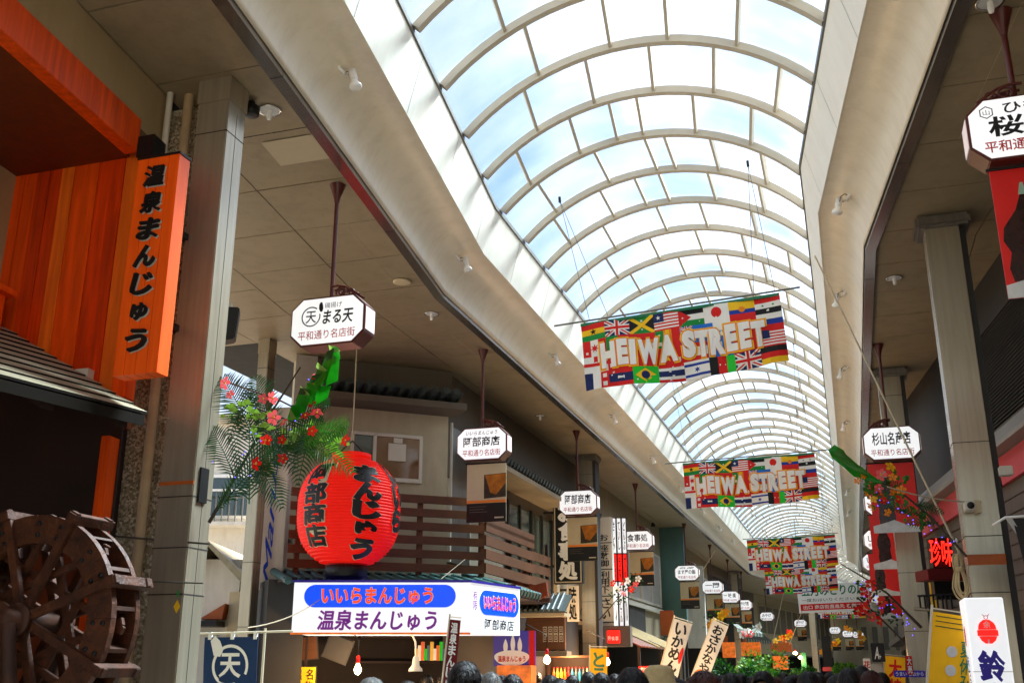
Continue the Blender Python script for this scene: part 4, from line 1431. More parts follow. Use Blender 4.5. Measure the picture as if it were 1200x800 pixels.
# the lit shop sign: a wide front and a turned end
def abe_sign():
    Y = 13.3
    a, b, c = at_Y(345, 682, Y), at_Y(552, 682, Y), at_Y(552, 741, Y)
    T = thing('lightbox_sign', 'long lit white lightbox with blue oval いいらまんじゅう over purple characters', 'shop sign', (a.x, Y, c.z))
    w, h = b.x - a.x, a.z - c.z
    e = Vector((.62, 1.12))                                # the end face turns up the street
    mb = MB(); mb.add([(0, 0, 0), (w, 0, 0), (w + e.x, e.y, 0), (0, e.y, 0), (0, 0, h), (w, 0, h), (w + e.x, e.y, h), (0, e.y, h)],
                      [(0, 1, 5, 4), (1, 2, 6, 5), (3, 2, 1, 0), (4, 5, 6, 7), (0, 4, 7, 3), (2, 3, 7, 6)], 'sign_white'); fo = mb.obj('box', T, .004)
    mb = MB(); mb.add([(-.015, -.015, h), (w + .01, -.015, h), (w + e.x + .015, e.y, h), (-.015, e.y, h), (-.015, -.015, h + .03), (w + .01, -.015, h + .03), (w + e.x + .015, e.y, h + .03), (-.015, e.y, h + .03)], [(0, 1, 5, 4), (1, 2, 6, 5), (4, 5, 6, 7), (0, 4, 7, 3)], 'ink_navy')
    mb.box(-.012, w, -.012, -.002, -.02, .004, 'warm_lit'); mb.obj('edging', T)
    def oval(mb, x0, x1, z0, z1, m, y):
        r = (z1 - z0) / 2
        p = [(x0 + r - r * math.sin(math.pi * i / 14), y, (z0 + z1) / 2 + r * math.cos(math.pi * i / 14)) for i in range(15)] + [(x1 - r + r * math.sin(math.pi * i / 14), y, (z0 + z1) / 2 - r * math.cos(math.pi * i / 14)) for i in range(15)]
        mb.poly(p, m)
    mb = MB()
    oval(mb, w * .06, w * .915, h * .5, h * .955, 'box_blue', -.006)
    mb.text('いいらまんじゅう', w * .155, w * .79, h * .55, h * .91, 'white_paint', -.011, .05)
    mb.text('いいらまんじゅう', w * .16, w * .785, h * .565, h * .895, 'box_red', -.015, .022)
    mb.text('温泉まんじゅう', w * .145, w * .81, h * .05, h * .45, 'ink_purple', -.008, .014, .12, 1)
    mb.obj('lettering', fo)
    mb = MB()
    L = e.length
    mb.xf = Matrix.Translation((w, 0, 0)) @ Matrix.Rotation(math.atan2(e.y, e.x), 4, 'Z')
    oval(mb, L * .16, L * .97, h * .38, h * .88, 'box_blue', -.006)
    mb.text('いいらまんじゅう', L * .23, L * .9, h * .46, h * .8, 'white_paint', -.011, .04)
    mb.text('いいらまんじゅう', L * .24, L * .89, h * .475, h * .785, 'box_red', -.015, .018)
    mb.text('阿部商店', L * .26, L * .86, h * .08, h * .31, 'ink', -.008, .015)
    mb.vtext('有限', L * .03, L * .13, h * .45, h * .85, 'ink_purple', -.008, .01)
    mb.obj('end_lettering', fo)
abe_sign()
# hanging bare lamps under the sign, real lit bulbs
def bulb_lamp(x, y, Y, label, r=.05, energy=18):
    p = at_Y(x, y, Y)
    T = thing('hanging_lamp', label, 'lamp', p, 0, 'bare bulbs on cords in the shop fronts')
    mb = MB(); mb.lathe([(.004, -.02), (r * .7, 0), (r, .035), (r * .9, .06), (r * .5, .1), (.02, .12)], 14, 'bulb'); mb.obj('bulb', T)
    mb = MB(); mb.lathe([(.018, .12), (.028, .13), (.028, .2), (.008, .22)], 12, 'flag_red'); mb.obj('socket', T)
    mb = MB(); mb.tube([(0, 0, .22), (0, 0, .4), (-.05, .05, .46), (-.35, .3, .62)], .007, 'black_metal', 6); mb.obj('cord', T)
    l = bpy.data.lights.new('bulb_light', 'POINT'); l.energy = energy; l.color = (1, .62, .3); l.shadow_soft_size = r
    o = bpy.data.objects.new('bulb_light', l); COL.objects.link(o); o.parent = T; o.location = (0, 0, -.08)
bulb_lamp(419, 788, 14.0, 'lit bare bulb with red socket below the middle of the bun shop sign')
bulb_lamp(712, 778, 20.0, 'lit bulb with a red socket over the purple picture sign')
def desk_lamp():
    p = at_Y(487, 786, 14.0)
    T = thing('shop_lamp', 'white gooseneck lamp arching below the bun shop sign', 'lamp', p)
    mb = MB(); mb.lathe([(.09, 0), (.085, .03), (.05, .07), (.04, .16), (.02, .19)], 14, 'frame_white'); mb.obj('shade', T)
    mb = MB(); mb.tube([(0, 0, .18), (-.01, 0, .36), (-.05, 0, .44), (-.12, .02, .47), (-.5, .1, .5)], .012, 'frame_white', 8); mb.obj('arm', T)
desk_lamp()

# ---------------------------------------------------------------- red lantern
u, z = at_s(406, 664, 12.3)
LT = thing('paper_lantern', 'huge red ribbed paper lantern with black outlined characters above the bun shop sign', 'lantern', W(12.3, u, z), R(10))
LR, LH = .665, 1.4
def lr(z):                                                  # radius at height z (0..LH)
    t = max(-1, min(1, (z - LH / 2) / (LH / 2)))
    return LR * max(0.0, 1 - abs(t * .962) ** 2.55) ** .5 + .004
mb = MB()
NR = 36
prof = [(.26, .0)]
for i in range(NR):
    za, zb_ = LH * (i + .02) / NR, LH * (i + .5) / NR
    prof.append((min(lr(za), LR) - .012, za)); prof.append((min(lr(zb_), LR) - .001, LH * (i + .25) / NR)); prof.append((min(lr(zb_), LR) + .003, zb_)); prof.append((min(lr(zb_), LR) - .001, LH * (i + .75) / NR))
prof.append((.24, LH))
prof = [(max(r, .2), h) for r, h in prof]
mb.lathe(prof, 72, 'lantern_red')
lo = mb.obj('shade', LT)
def onlantern(p):
    r = min(lr(p.z), LR) + .008 - p.y
    w = p.x / LR - math.pi / 2
    return Vector((r * math.cos(w), r * math.sin(w), p.z))
for s_, xc, zz0, zz1, hw in (('まんじゅう', .22, .06, 1.24, .205), ('阿部商店', -.49, .2, 1.27, .2), ('いいら', .76, .42, 1.3, .15)):
    mb = MB()
    mb.vtext(s_, xc - hw, xc + hw, zz0, zz1, 'ink_outline', .0, .05 if s_ != '阿部商店' else .024, 2, 0, 1.08)
    mb.vtext(s_, xc - hw * .93, xc + hw * .93, zz0 + .005, zz1 - .005, 'ink', -.005, .034 if s_ != '阿部商店' else .014, 3 if s_ != '阿部商店' else 2, 0, 1.04)
    mb.slice(2, .05).slice(0, .05).warp(onlantern).obj('lettering', lo)
mb = MB(); mb.lathe([(.22, -.14), (.27, -.13), (.27, .03), (.2, .03)], 36, 'ink'); mb.obj('lower_ring', LT)
mb = MB(); mb.lathe([(.2, LH - .02), (.26, LH - .02), (.26, LH + .06), (.22, LH + .07)], 36, 'lantern_red'); mb.obj('upper_ring', LT)
mb = MB(); mb.tube([(-.2, 0, LH + .05), (0, 0, LH + .25), (.2, 0, LH + .05)], .012, 'black_metal', 6); mb.tube([(0, 0, LH + .25), (0.0, 0, 6.2 - z)], .009, 'cord', 6); mb.obj('hanging_cord', LT)

# ---------------------------------------------------------------- navy flag with the 天 mark
u0, zt = at_s(238, 742, 8.0); u1, zt1 = at_s(313, 738, 8.0)
T = thing('navy_flag', 'navy cloth banner with white circled 天 mark on a cream pole', 'banner', W(8.0, u0, 0), -TH)
w = u1 - u0
mb = MB()
mb.box(0.02, w - .08, -.002, .002, zt - 1.5, zt - .03, 'navy')
mb.slice(0, .06).slice(2, .15)
y = -.008
def fl(p): return Vector((p.x + .06 * max(0, (zt - p.z)) * (1 if p.x < .2 else .2), p.y + .035 * math.sin(p.x * 11 + p.z * 2) * min(1, (zt - p.z) * 2), p.z))
fo = mb.warp(fl).obj('cloth', T)
mb = MB()
cx, cz = w * .46, zt - .26
for i in range(30):
    a, b = 2 * math.pi * i / 34 + 2.2 - 2 * math.pi, 2 * math.pi * (i + 1) / 34 + 2.2 - 2 * math.pi
    mb.poly([(cx + r * math.cos(-q + 1), y, cz + r * math.sin(-q + 1)) for r, q in ((.145, a), (.17, a), (.17, b), (.145, b))], 'white_paint')
mb.text('天', cx - .1, cx + .1, cz - .1, cz + .1, 'white_paint', y, .024)
mb.prism([(cx - .2, cz + .2), (cx - .16, cz + .08), (cx - .1, cz + .07), (cx - .07, cz + .12), (cx - .11, cz + .2), (cx - .16, cz + .24)], y, y + .002, 'white_paint')
mb.vtext('海鮮', cx - .04, cx + .14, zt - .95, zt - .5, 'white_paint', y, .02, 1)
mb.slice(0, .06).slice(2, .15).warp(fl).obj('lettering', fo)
mb = MB(); mb.tube([(-.03, 0, zt), (w + .25, 0, zt + .012)], .009, 'pole_cream', 8); mb.tube([(w - .03, .02, 0), (w - .03, .02, zt + .04)], .011, 'pole_cream', 8); mb.obj('pole', T)
for x in (.06, w * .45, w - .12): mb = MB(); mb.box(x, x + .03, -.012, .012, zt - .05, zt + .014, 'white_paint'); mb.obj('loop', T)

# ---------------------------------------------------------------- left shop fronts further along
def facade(name, label, s0, s1, u, wall, z1=6.19, cat='shop'):
    T, f = sthing(name, label, cat, s0, u, 0)
    mb = MB(f); mb.box(u - .3, u, s0, s1, 2.6, z1, wall); mb.obj('wall', T)
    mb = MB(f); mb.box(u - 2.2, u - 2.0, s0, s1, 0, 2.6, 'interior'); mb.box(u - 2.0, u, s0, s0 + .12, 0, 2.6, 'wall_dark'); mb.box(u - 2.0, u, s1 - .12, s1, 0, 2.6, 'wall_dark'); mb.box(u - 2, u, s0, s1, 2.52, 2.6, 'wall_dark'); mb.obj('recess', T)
    return T, f
def winrow(T, f, u, s0, s1, z0, z1, n, frame='frame_white', pane='pane_teal', side=1):
    w = (s1 - s0) / n
    for i in range(n):
        a, b = s0 + i * w + .04, s0 + (i + 1) * w - .04
        mb = MB(f)
        mb.box(u, u + side * .06, a, a + .07, z0, z1, frame); mb.box(u, u + side * .06, b - .07, b, z0, z1, frame)
        mb.box(u, u + side * .06, a + .07, b - .07, z0, z0 + .07, frame); mb.box(u, u + side * .06, a + .07, b - .07, z1 - .07, z1, frame)
        fr = mb.obj('window', T)
        mb = MB(f); mb.box(u + side * .004, u + side * .02, a + .07, b - .07, z0 + .07, z1 - .07, pane); mb.obj('pane', fr)
UF = -5.95
T, f = facade('restaurant', 'eatery front behind the black sign, with a brown ground floor band', 23.6, 26.6, UF, 'wall_beige')
mb = MB(f); mb.box(UF, UF + .5, 21.5, 23.0, 4.861, 4.9, 'tile_grey'); mb.obj('roof_edge', T)
T, f = facade('beige_shop', 'beige shop upper storey with tall curtained windows beside the light columns', 26.6, 35.2, UF, 'wall_beige')
winrow(T, f, UF, 28.0, 34.9, 3.55, 5.2, 4, 'frame_white', 'gray_box')
mb = MB(f); mb.box(UF, UF + .12, 26.7, 35.2, 3.35, 3.47, 'frame_white'); mb.obj('ledge', T)
mb = MB(f); mb.box(UF, UF + .06, 26.7, 31.8, 2.62, 3.35, 'wall_dark'); mb.obj('shutter', T)
T, f = facade('teal_shop', 'dark teal shop front beyond the beige curtained windows', 35.2, 40.4, UF, 'wall_teal')
mb = MB(f); mb.box(UF, UF + .8, 35.2, 35.5, 2.6, 6.19, 'wall_teal'); mb.obj('fin_wall', T)
T, f = facade('cream_shop', 'cream shop front behind the row of small octagonal signs', 40.4, 47.5, UF, 'wall_beige')
winrow(T, f, UF, 41, 47, 3.6, 5.4, 3, 'frame_white', 'window_glass')
mb = MB(f); mb.box(UF, UF + .7, 40.6, 40.9, 2.4, 5.4, 'wall_white'); mb.obj('fin_wall', T)
T, f = facade('open_shop', 'wide dark upper opening over a green striped awning and orange boards', 47.5, 57.0, UF, 'wall_dark')
mb = MB(f); mb.box(UF, UF + .06, 47.5, 57, 5.7, 6.19, 'wall_taupe'); mb.obj('lintel', T)
def awn(T, f, s0, s1, u, z0, z1, d):
    mb = MB(f)
    n = int((s1 - s0) / .28)
    for i in range(n):
        a, b = s0 + (s1 - s0) * i / n, s0 + (s1 - s0) * (i + 1) / n
        m = 'awning_green' if i % 2 else 'awning_grey'
        mb.add([(u, a, z1), (u, b, z1), (u + d, b, z0), (u + d, a, z0), (u + d, b, z0 - .18), (u + d, a, z0 - .18)], [(0, 1, 2, 3), (3, 2, 4, 5)], m)
    mb.obj('awning', T)
awn(T, f, 48, 56.5, UF, 3.4, 4.4, 1.1)
mb = MB(f)
for i in range(5): mb.box(UF + .2, UF + .26, 49 + i * 1.55, 50.2 + i * 1.55, 2.4, 3.15, 'orange_paint' if i % 3 else 'wall_taupe')
mb.obj('board', T)
UG = -8.2
T, f = facade('bend_shop', 'set back dark shop front with a second striped awning at the far bend', 57.0, 68.0, UG, 'wall_dark')
awn(T, f, 57.5, 67.5, UG, 3.3, 4.3, 1.1)
mb = MB(f); mb.box(UG, UG + .06, 57, 68, 5.7, 6.19, 'wall_taupe'); mb.obj('lintel', T)
mb = MB(f); mb.box(UG - .3, UF, 56.9, 57.0, 0, 6.19, 'wall_taupe'); mb.obj('return_wall', T)
T, f = facade('far_shop', 'pale far shop fronts with narrow brown windows past the bend', 68.0, 92, UG, 'wall_beige')
winrow(T, f, UG, 69, 91, 3.8, 5.6, 12, 'wall_beige', 'wall_taupe')
T, f = sthing('end_building', 'pale building closing the far end of the street', 'building', 93, -9)
mb = MB(f); mb.box(-12, 8, 93, 95, 0, 12, 'wall_beige'); mb.obj('wall', T)
mb = MB(f)
for i in range(12): mb.box(-6 + i * .85, -5.6 + i * .85, 92.9, 93.01, 3.2, 5.0, 'wall_taupe')
mb.obj('window', T)

# black projecting sign with white brush characters
def box_sign(name, label, x0, x1, y0, y1, s, dep, body, face, text, tm, frame=True, nib=2):
    u0, zt = at_s(x0, y0, s); u1, _ = at_s(x1, y0, s); _, zb = at_s(x0, y1, s)
    T = thing(name, label, 'shop sign', W(s, u0, zb), -TH)
    w, h = u1 - u0, zt - zb
    mb = MB(); mb.box(0, w, 0, dep, 0, h, body); o = mb.obj('panel', T, .006)
    if frame:
        mb = MB()
        for a in ((0.02, .045, .02, h - .02), (w - .045, w - .02, .02, h - .02), (.045, w - .045, .02, .045), (.045, w - .045, h - .045, h - .02)): mb.box(a[0], a[1], -.006, -.001, a[2], a[3], 'wall_grey')
        mb.obj('border', o)
    mb = MB(); mb.vtext(text, w * .16, w * .84, h * .04, h * .97, tm, -.005, .02, nib); mb.obj('lettering', o)
    mb = MB(); mb.box(-.5, 0, dep * .3, dep * .6, h * .2, h * .2 + .05, 'wall_dark'); mb.box(-.5, 0, dep * .3, dep * .6, h * .85, h * .85 + .05, 'wall_dark'); mb.obj('bracket', T)
    return T, w, h
box_sign('vertical_sign', 'black upright sign with white brush characters お食事処', 648, 681, 587, 684, 20.6, .16, 'ink', 'ink', 'お食事処', 'white_paint')
T, w, h = box_sign('vertical_sign', 'off white upright sign with black characters お座敷御利用下さい', 698, 716, 606, 742, 24.0, .2, 'wall_white', 'wall_white', '', 'ink', False, 1)
mb = MB()
for tx, a, b in (('お', .79, .85), ('座敷御', .565, .76), ('利用下', .335, .53), ('さい', .12, .3)): mb.vtext(tx, w * .2, w * .8, h * a, h * b, 'ink', -.006, .006, 1)
mb.obj('lettering', T)
mb = MB()
for q in (.09, .31, .54, .77): mb.box(-.004, w + .004, -.012, -.002, h * q, h * q + .02, 'black_metal')
mb.obj('band', T)
box_sign('hanging_sign', 'small white sheet with two black characters below the black sign', 664, 678, 686, 728, 21.5, .02, 'wall_white', 'wall_white', '味処', 'ink', False, 1)
# three lit columns along the same corner
for i, (xa, xb) in enumerate(((715, 720), (721.5, 726), (727.5, 732))):
    s = 24.4 + i * .75
    u, zt = at_s(xa + 1, 607, s); _, zb = at_s(xa + 1, 733, s)
    u1, _ = at_s(xb, 607, s)
    T = thing('light_column', '%s of three slim upright lightboxes with red middles' % ['leftmost', 'middle', 'rightmost'][i], 'shop sign', W(s, u, zb), -TH + .5, 'red and white lightboxes')
    h = zt - zb
    w = u1 - u + .02
    for a, b, m, tx in ((0, .4, 'sign_white', ('し', 'うどん', 'ん')[i]), (.41, .66, 'red_lit', ('そば', 'うな', 'てん')[i]), (.67, 1, 'sign_white', ('さしみ', 'ていしょく', 'どんぶり')[i][:3])):
        mb = MB(); mb.box(0, w, 0, .35, h * a, h * b, m); o = mb.obj('face', T)
        mb = MB(); mb.vtext(tx, w * .2, w * .8, h * (a + .03), h * (b - .03), 'ink', -.004, .02); mb.obj('lettering', o)
    mb = MB(); mb.box(-.03, -.001, -.02, .36, -.02, h + .02, 'black_metal'); mb.box(w + .001, w + .02, -.02, .36, -.02, h + .02, 'black_metal'); mb.box(-.03, w + .02, -.02, .36, h * .4, h * .41, 'black_metal'); mb.box(-.03, w + .02, -.02, .36, h * .66, h * .67, 'black_metal'); mb.obj('frame', T)

# lower storefront pieces on the left
def Y_panel(name, label, cat, x0, y0, x1, y1, s, m, dep=.06, text=None, tm='white_paint', vert=False, group=None, off=.02, tilt=0):
    u0, zt = at_s(x0, y0, s); u1, zb = at_s(x1, y1, s)
    T = thing(name, label, cat, W(s, (u0 + u1) / 2, zb), -TH, group, 0, tilt)
    w, h = u1 - u0, zt - zb
    mb = MB(); mb.box(-w / 2, w / 2, 0, dep, 0, h, m); o = mb.obj('panel', T, min(.01, dep / 4))
    if text:
        mb = MB()
        if vert: mb.vtext(text, -w * .36, w * .36, h * .05, h * .95, tm, -.006, off, 1)
        else: mb.text(text, -w * .44, w * .44, h * .2, h * .8, tm, -.006, off)
        mb.obj('lettering', o)
    return T, w, h
T, w, h = Y_panel('shop_fascia', 'dark red brown shop fascia with four pale square characters', 'shop sign', 596, 722, 662, 762, 19.5, 'slat_brown', .1)
mb = MB()
for i in range(4):
    for q in (.3, .52): mb.text('回', w * .12 + i * w * .095, w * .19 + i * w * .095, h * (q - .05), h * (q + .17), 'frame_white', -.008)
mb.obj('lettering', T)
mb = MB(); mb.box(-w / 2, w / 2 + .1, -.25, .1, -.1, -.01, 'wall_taupe'); mb.obj('ledge', T)
u0, zt = at_s(588, 700, 18.6); u1, zb = at_s(662, 721, 18.6)
T = thing('tiled_porch', 'small grey tiled porch roof beside the rough bark panel', 'roof', W(18.6, u0, zb), -TH)
w, h = u1 - u0, zt - zb
mb = MB()
for i in range(int(w / .1)):
    mb.tube([(i * .1 + .05, .5, h * 1.25), (i * .1 + .05, .0, h * .3)], .035, 'tile_grey', 8)
mb.add([(0, .5, h * 1.2), (w, .5, h * 1.2), (w, 0, h * .25), (0, 0, h * .25), (0, .5, h), (w, .5, h), (w, .02, h * .18), (0, .02, h * .18)], [(3, 2, 1, 0), (4, 5, 6, 7), (0, 4, 7, 3), (1, 2, 6, 5), (2, 3, 7, 6)], 'tile_grey')
mb.obj('tiles', T)
mb = MB(); mb.box(0, w - .02, .03, .5, 0, h * .16, 'wall_beige'); mb.obj('eave_board', T)
# rough wooden bark slab
u0, z0 = at_s(592, 702, 17.5); u1, z1 = at_s(641, 662, 17.5)
T = thing('bark_slab', 'rough split brown bark slab with a pointed top above the end of the sign', 'decoration', W(17.5, u0, z0), -TH)
w, h = u1 - u0, z1 - z0
mb = MB(); rnd = random.Random(3)
pts = [(0, .05), (w * .04, h * .5), (w * .2, h * .62), (w * .38, h * .75), (w * .44, h * 1.02), (w * .5, h * .8), (w * .52, h * .5), (w * .7, h * .42), (w * .97, h * .5), (w, h * .1), (w * .7, -.03), (w * .4, h * .12), (w * .2, -.02)]
mb.prism(pts, 0, .14, 'orange_dark')
mb.obj('slab', T, .012)
mb = MB(); mb.box(0, w, .15, .3, -.05, .02, 'brown_dark'); mb.obj('shelf', T)
# purple picture sign with three flames over a bowl
T, w, h = Y_panel('picture_sign', 'dark purple sign with three white steam drops over a bowl', 'shop sign', 578, 739, 627, 780, 15.5, 'ink_navy', .06)
mb = MB()
for i, (cx, hh) in enumerate(((-.18, .62), (-.02, .8), (.13, .68))):
    cx *= w * 1.1
    mb.poly([(cx + sx * w * .055 * math.sin(math.pi * t), -.006, h * (.32 + hh * .75 * t)) for sx, ts in ((-1, [j / 8 for j in range(9)]), (1, [j / 8 for j in range(7, 0, -1)])) for t in ts], 'white_paint')
mb.poly([(w * (-.05 + .42 * math.cos(a)), -.008, h * (.27 + .2 * math.sin(a) * (1.3 if math.sin(a) < 0 else .9))) for a in [2 * math.pi * j / 24 for j in range(24)]], 'white_paint')
mb.text('温泉まんじゅう', -w * .38, w * .28, h * .12, h * .3, 'ink_red', -.012, .03)
mb.box(w * .36, w * .5, -.004, 0, 0, h, 'flag_red')
mb.obj('picture', T)
# maroon nobori flag
def nobori(label, base, top, wdt, hgt, s, m, text, tm, tilt_dir=1, shape=None, z_top=None, extra=None, name='nobori_flag', grp='upright cloth shop flags', off=.02):
    (xb, yb), (xt, yt) = base, top
    ub, zb = at_s(xb, yb, s); ut, zt = at_s(xt, yt, s)
    ang = math.atan2(ut - ub, zt - zb)
    L = math.hypot(ut - ub, zt - zb)
    T = thing(name, label, 'shop flag', W(s, ub, zb), -TH, grp, 0, 0)
    mb0 = MB(); mb0.xf = Matrix.Rotation(ang, 4, 'Y')
    mb0.tube([(0, 0, -1.2 if abs(ang) < .3 else -.3), (0, 0, L + .03)], .012, 'pole_cream', 8)
    mb0.tube([(0, 0, L), (wdt, 0, L)], .007, 'pole_cream', 6)
    mb0.obj('pole', T)
    def fl(p): return Matrix.Rotation(ang, 3, 'Y') @ Vector((p.x, p.y + .03 * math.sin(p.z * 5 + p.x * 6) * min(1, p.x * 3), p.z))
    mb = MB(); mb.box(.012, wdt, -.002, .002, L - hgt, L - .03, m); mb.slice(0, .08).slice(2, .1).warp(fl); o = mb.obj('cloth', T)
    mb = MB()
    if text: mb.vtext(text, wdt * .2, wdt * .85, L - hgt * .95, L - hgt * .06, tm, -.008, off, 1)
    if extra: extra(mb, wdt, L, hgt)
    if mb.v:
        mb.slice(0, .08).slice(2, .1).warp(fl); mb.obj('lettering', o)
    return T
nobori('maroon cloth flag with white characters before the lit bun shop sign', (519, 792), (527, 722), .15, 1.0, 12.0, 'maroon_cloth', '温泉まんじゅう', 'white_paint')
def disc_bottom(mb, w, L, h):
    mb.poly([(w * .5 + w * .42 * math.cos(a), -.012, L - h * .86 + w * .42 * math.sin(a)) for a in [math.pi * 2 * j / 20 for j in range(20)]], 'flag_orange')
def red_oval(mb, w, L, h):
    mb.poly([(w * .88 + w * .1 * math.cos(a), -.012, L - h * .5 + h * .12 * math.sin(a)) for a in [math.pi * 2 * j / 16 for j in range(16)]], 'flag_red')
nobori('tilted white flag with a red oval beside black characters', (771, 792), (790, 722), .36, 1.3, 20.5, 'cloth_white', 'いかめんち', 'ink', extra=red_oval)
nobori('tilted white flag with an orange disc at its foot', (810, 792), (836, 724), .37, 1.5, 24.5, 'cloth_white', 'おさかなやき', 'ink', extra=disc_bottom)
def yel(mb, w, L, h):
    mb.text('館', w * .08, w * .3, L - h * .66, L - h * .57, 'ink', -.01, .02)
    for i in range(4):
        mb.poly([(w * .5 + w * .12 * math.cos(a), -.011, L - h * (.24 + i * .11) + w * .13 * math.sin(a)) for a in [math.pi * 2 * j / 18 for j in range(18)]], 'silver')
    for i in range(3): mb.box(w * .1, w * .95, -.012, -.01, L - h * (.045 + i * .03), L - h * (.04 + i * .03), 'awning_green')
    for i, m in enumerate(('flag_red', 'flag_sky', 'flag_lime')): mb.poly([(w * (.2 + .3 * i) + .05 * math.cos(a), -.013, L - h * (.62 + .05 * i) + .05 * math.sin(a)) for a in [math.pi * 2 * j / 14 for j in range(14)]], m)
    mb.vtext('夏休み！', w * .68, w * .93, L - h * .56, L - h * .17, 'paint_green', -.014, .0, 1)
T = nobori('bright yellow flag with green 夏休み characters, left of the white lightbox', (1084, 835), (1092, 712), .38, 1.5, 10.6, 'yellow_cloth', '', 'ink', extra=yel)
nobori('small yellow flag behind the black square sign on the right', (1036, 800), (1036, 766), .45, 1.4, 26, 'yellow_cloth', '大特売', 'flag_red')
nobori('yellow and green flag beside the goods shelf on the left', (691, 800), (691, 757), .32, 1.5, 19.0, 'yellow_cloth', 'ところてん', 'paint_green')
# stall with a bamboo blind roof
T, f = sthing('stall', 'snack stall with a brown slatted lean roof and red lit counter sign', 'stall', 24, -5.2, 0)
mb = MB(f)
for i in range(14):
    s = 23.6 + i * .42
    mb.add([(-5.9, s, 2.72), (-5.9, s + .36, 2.72), (-4.5, s + .36, 2.12), (-4.5, s, 2.12), (-5.9, s, 2.69), (-5.9, s + .36, 2.69), (-4.5, s + .36, 2.09), (-4.5, s, 2.09)], [(0, 1, 2, 3), (4, 7, 6, 5), (3, 2, 6, 7), (0, 3, 7, 4), (1, 5, 6, 2)], 'orange_dark' if i < 4 else 'slat_brown')
    if i > 3: mb.tube([(-5.9, s + .39, 2.76), (-4.45, s + .39, 2.13)], .025, 'straw', 6)
mb.obj('roof', T)
mb = MB(f); mb.box(-5.9, -4.7, 23.7, 29.3, 0, .9, 'brown_dark'); mb.obj('counter', T)
for s in (23.7, 26.5, 29.2): mb = MB(f); mb.box(-4.6, -4.54, s, s + .06, 0, 2.12, 'brown_dark'); mb.obj('post', T)
Y_panel('lit_sign', 'low red lit counter sign under the slatted stall roof', 'shop sign', 748, 780, 776, 787, 23.2, 'red_lit', .1, 'おでん', 'white_paint')
Y_panel('neon_sign', 'small square red neon sign in a dark frame under the light columns', 'shop sign', 711, 738, 726, 753, 22.8, 'red_lit', .1, '御食事', 'white_paint')
T, w, h = Y_panel('sign_box', 'dark grey frame box that holds the small red neon sign', 'shop sign', 701, 733, 739, 757, 22.95, 'siding', .25)
Y_panel('orange_board', 'orange wooden board hanging beside the teal wall', 'shop sign', 773, 715, 790, 744, 30, 'orange_paint', .06)
# bottle shelf
T, f = sthing('display_shelf', 'dark shelf of bottles and jars lit in the left shop front', 'shelf', 20.8, -5.3, 0)
u0, zs = at_s(644, 796, 20.8); u1, _ = at_s(692, 796, 20.8)
mb = MB(f)
for z in (zs - .32, zs - .02): mb.box(u0 - .05, u1 + .05, 20.75, 21.1, z - .03, z, 'brown_dark')
mb.box(u0 - .05, u1 + .05, 20.75, 21.1, zs + .42, zs + .46, 'slat_brown'); mb.box(u0 - .05, u0, 20.75, 21.1, 0, zs + .42, 'brown_dark'); mb.box(u1, u1 + .05, 20.75, 21.1, 0, zs + .42, 'brown_dark'); mb.box(u0, u1, 21.1, 21.15, 0, zs + .42, 'brown_dark')
mb.obj('case', T)
gd = ['goods_0', 'goods_1', 'goods_1', 'goods_0', 'goods_2', 'goods_3', 'goods_5', 'goods_3', 'goods_5', 'goods_4']
pb = None
for r in range(2):
    for i in range(10):
        m = gd[(i + r * 3) % 10]
        T = thing('bottle', 'small %s bottle on the %s row of the lit goods shelf' % ({'goods_0': 'orange', 'goods_1': 'yellow', 'goods_2': 'red', 'goods_3': 'blue', 'goods_4': 'white', 'goods_5': 'slate'}[m], ['upper', 'lower'][r]), 'bottle', W(20.9, u0 + .06 + (u1 - u0 - .1) * i / 9.6, zs - .02 - r * .3), -TH, 'bottles on the goods shelf')
        mb = MB(); mb.lathe([(.03, 0), (.032, .01), (.032, .15), (.014, .2), (.014, .235)], 10, m); mb.obj('body', T)
        mb = MB(); mb.lathe([(.016, .235), (.016, .262), (.002, .264)], 8, 'goods_2'); mb.obj('cap', T)
l = bpy.data.lights.new('shelf_light', 'POINT'); l.energy = 14; l.color = (1, .6, .28); l.shadow_soft_size = .06
o = bpy.data.objects.new('shelf_light', l); COL.objects.link(o); o.location = W(20.5, (u0 + u1) / 2, zs + .36)
Y_panel('lit_counter', 'orange lit counter front below the purple picture sign', 'counter', 582, 779, 622, 800, 15.2, 'warm_lit', .3)
bulb_lamp(641, 776, 17.6, 'lit white bulb at the right end of the orange lit counter', .06, 20)

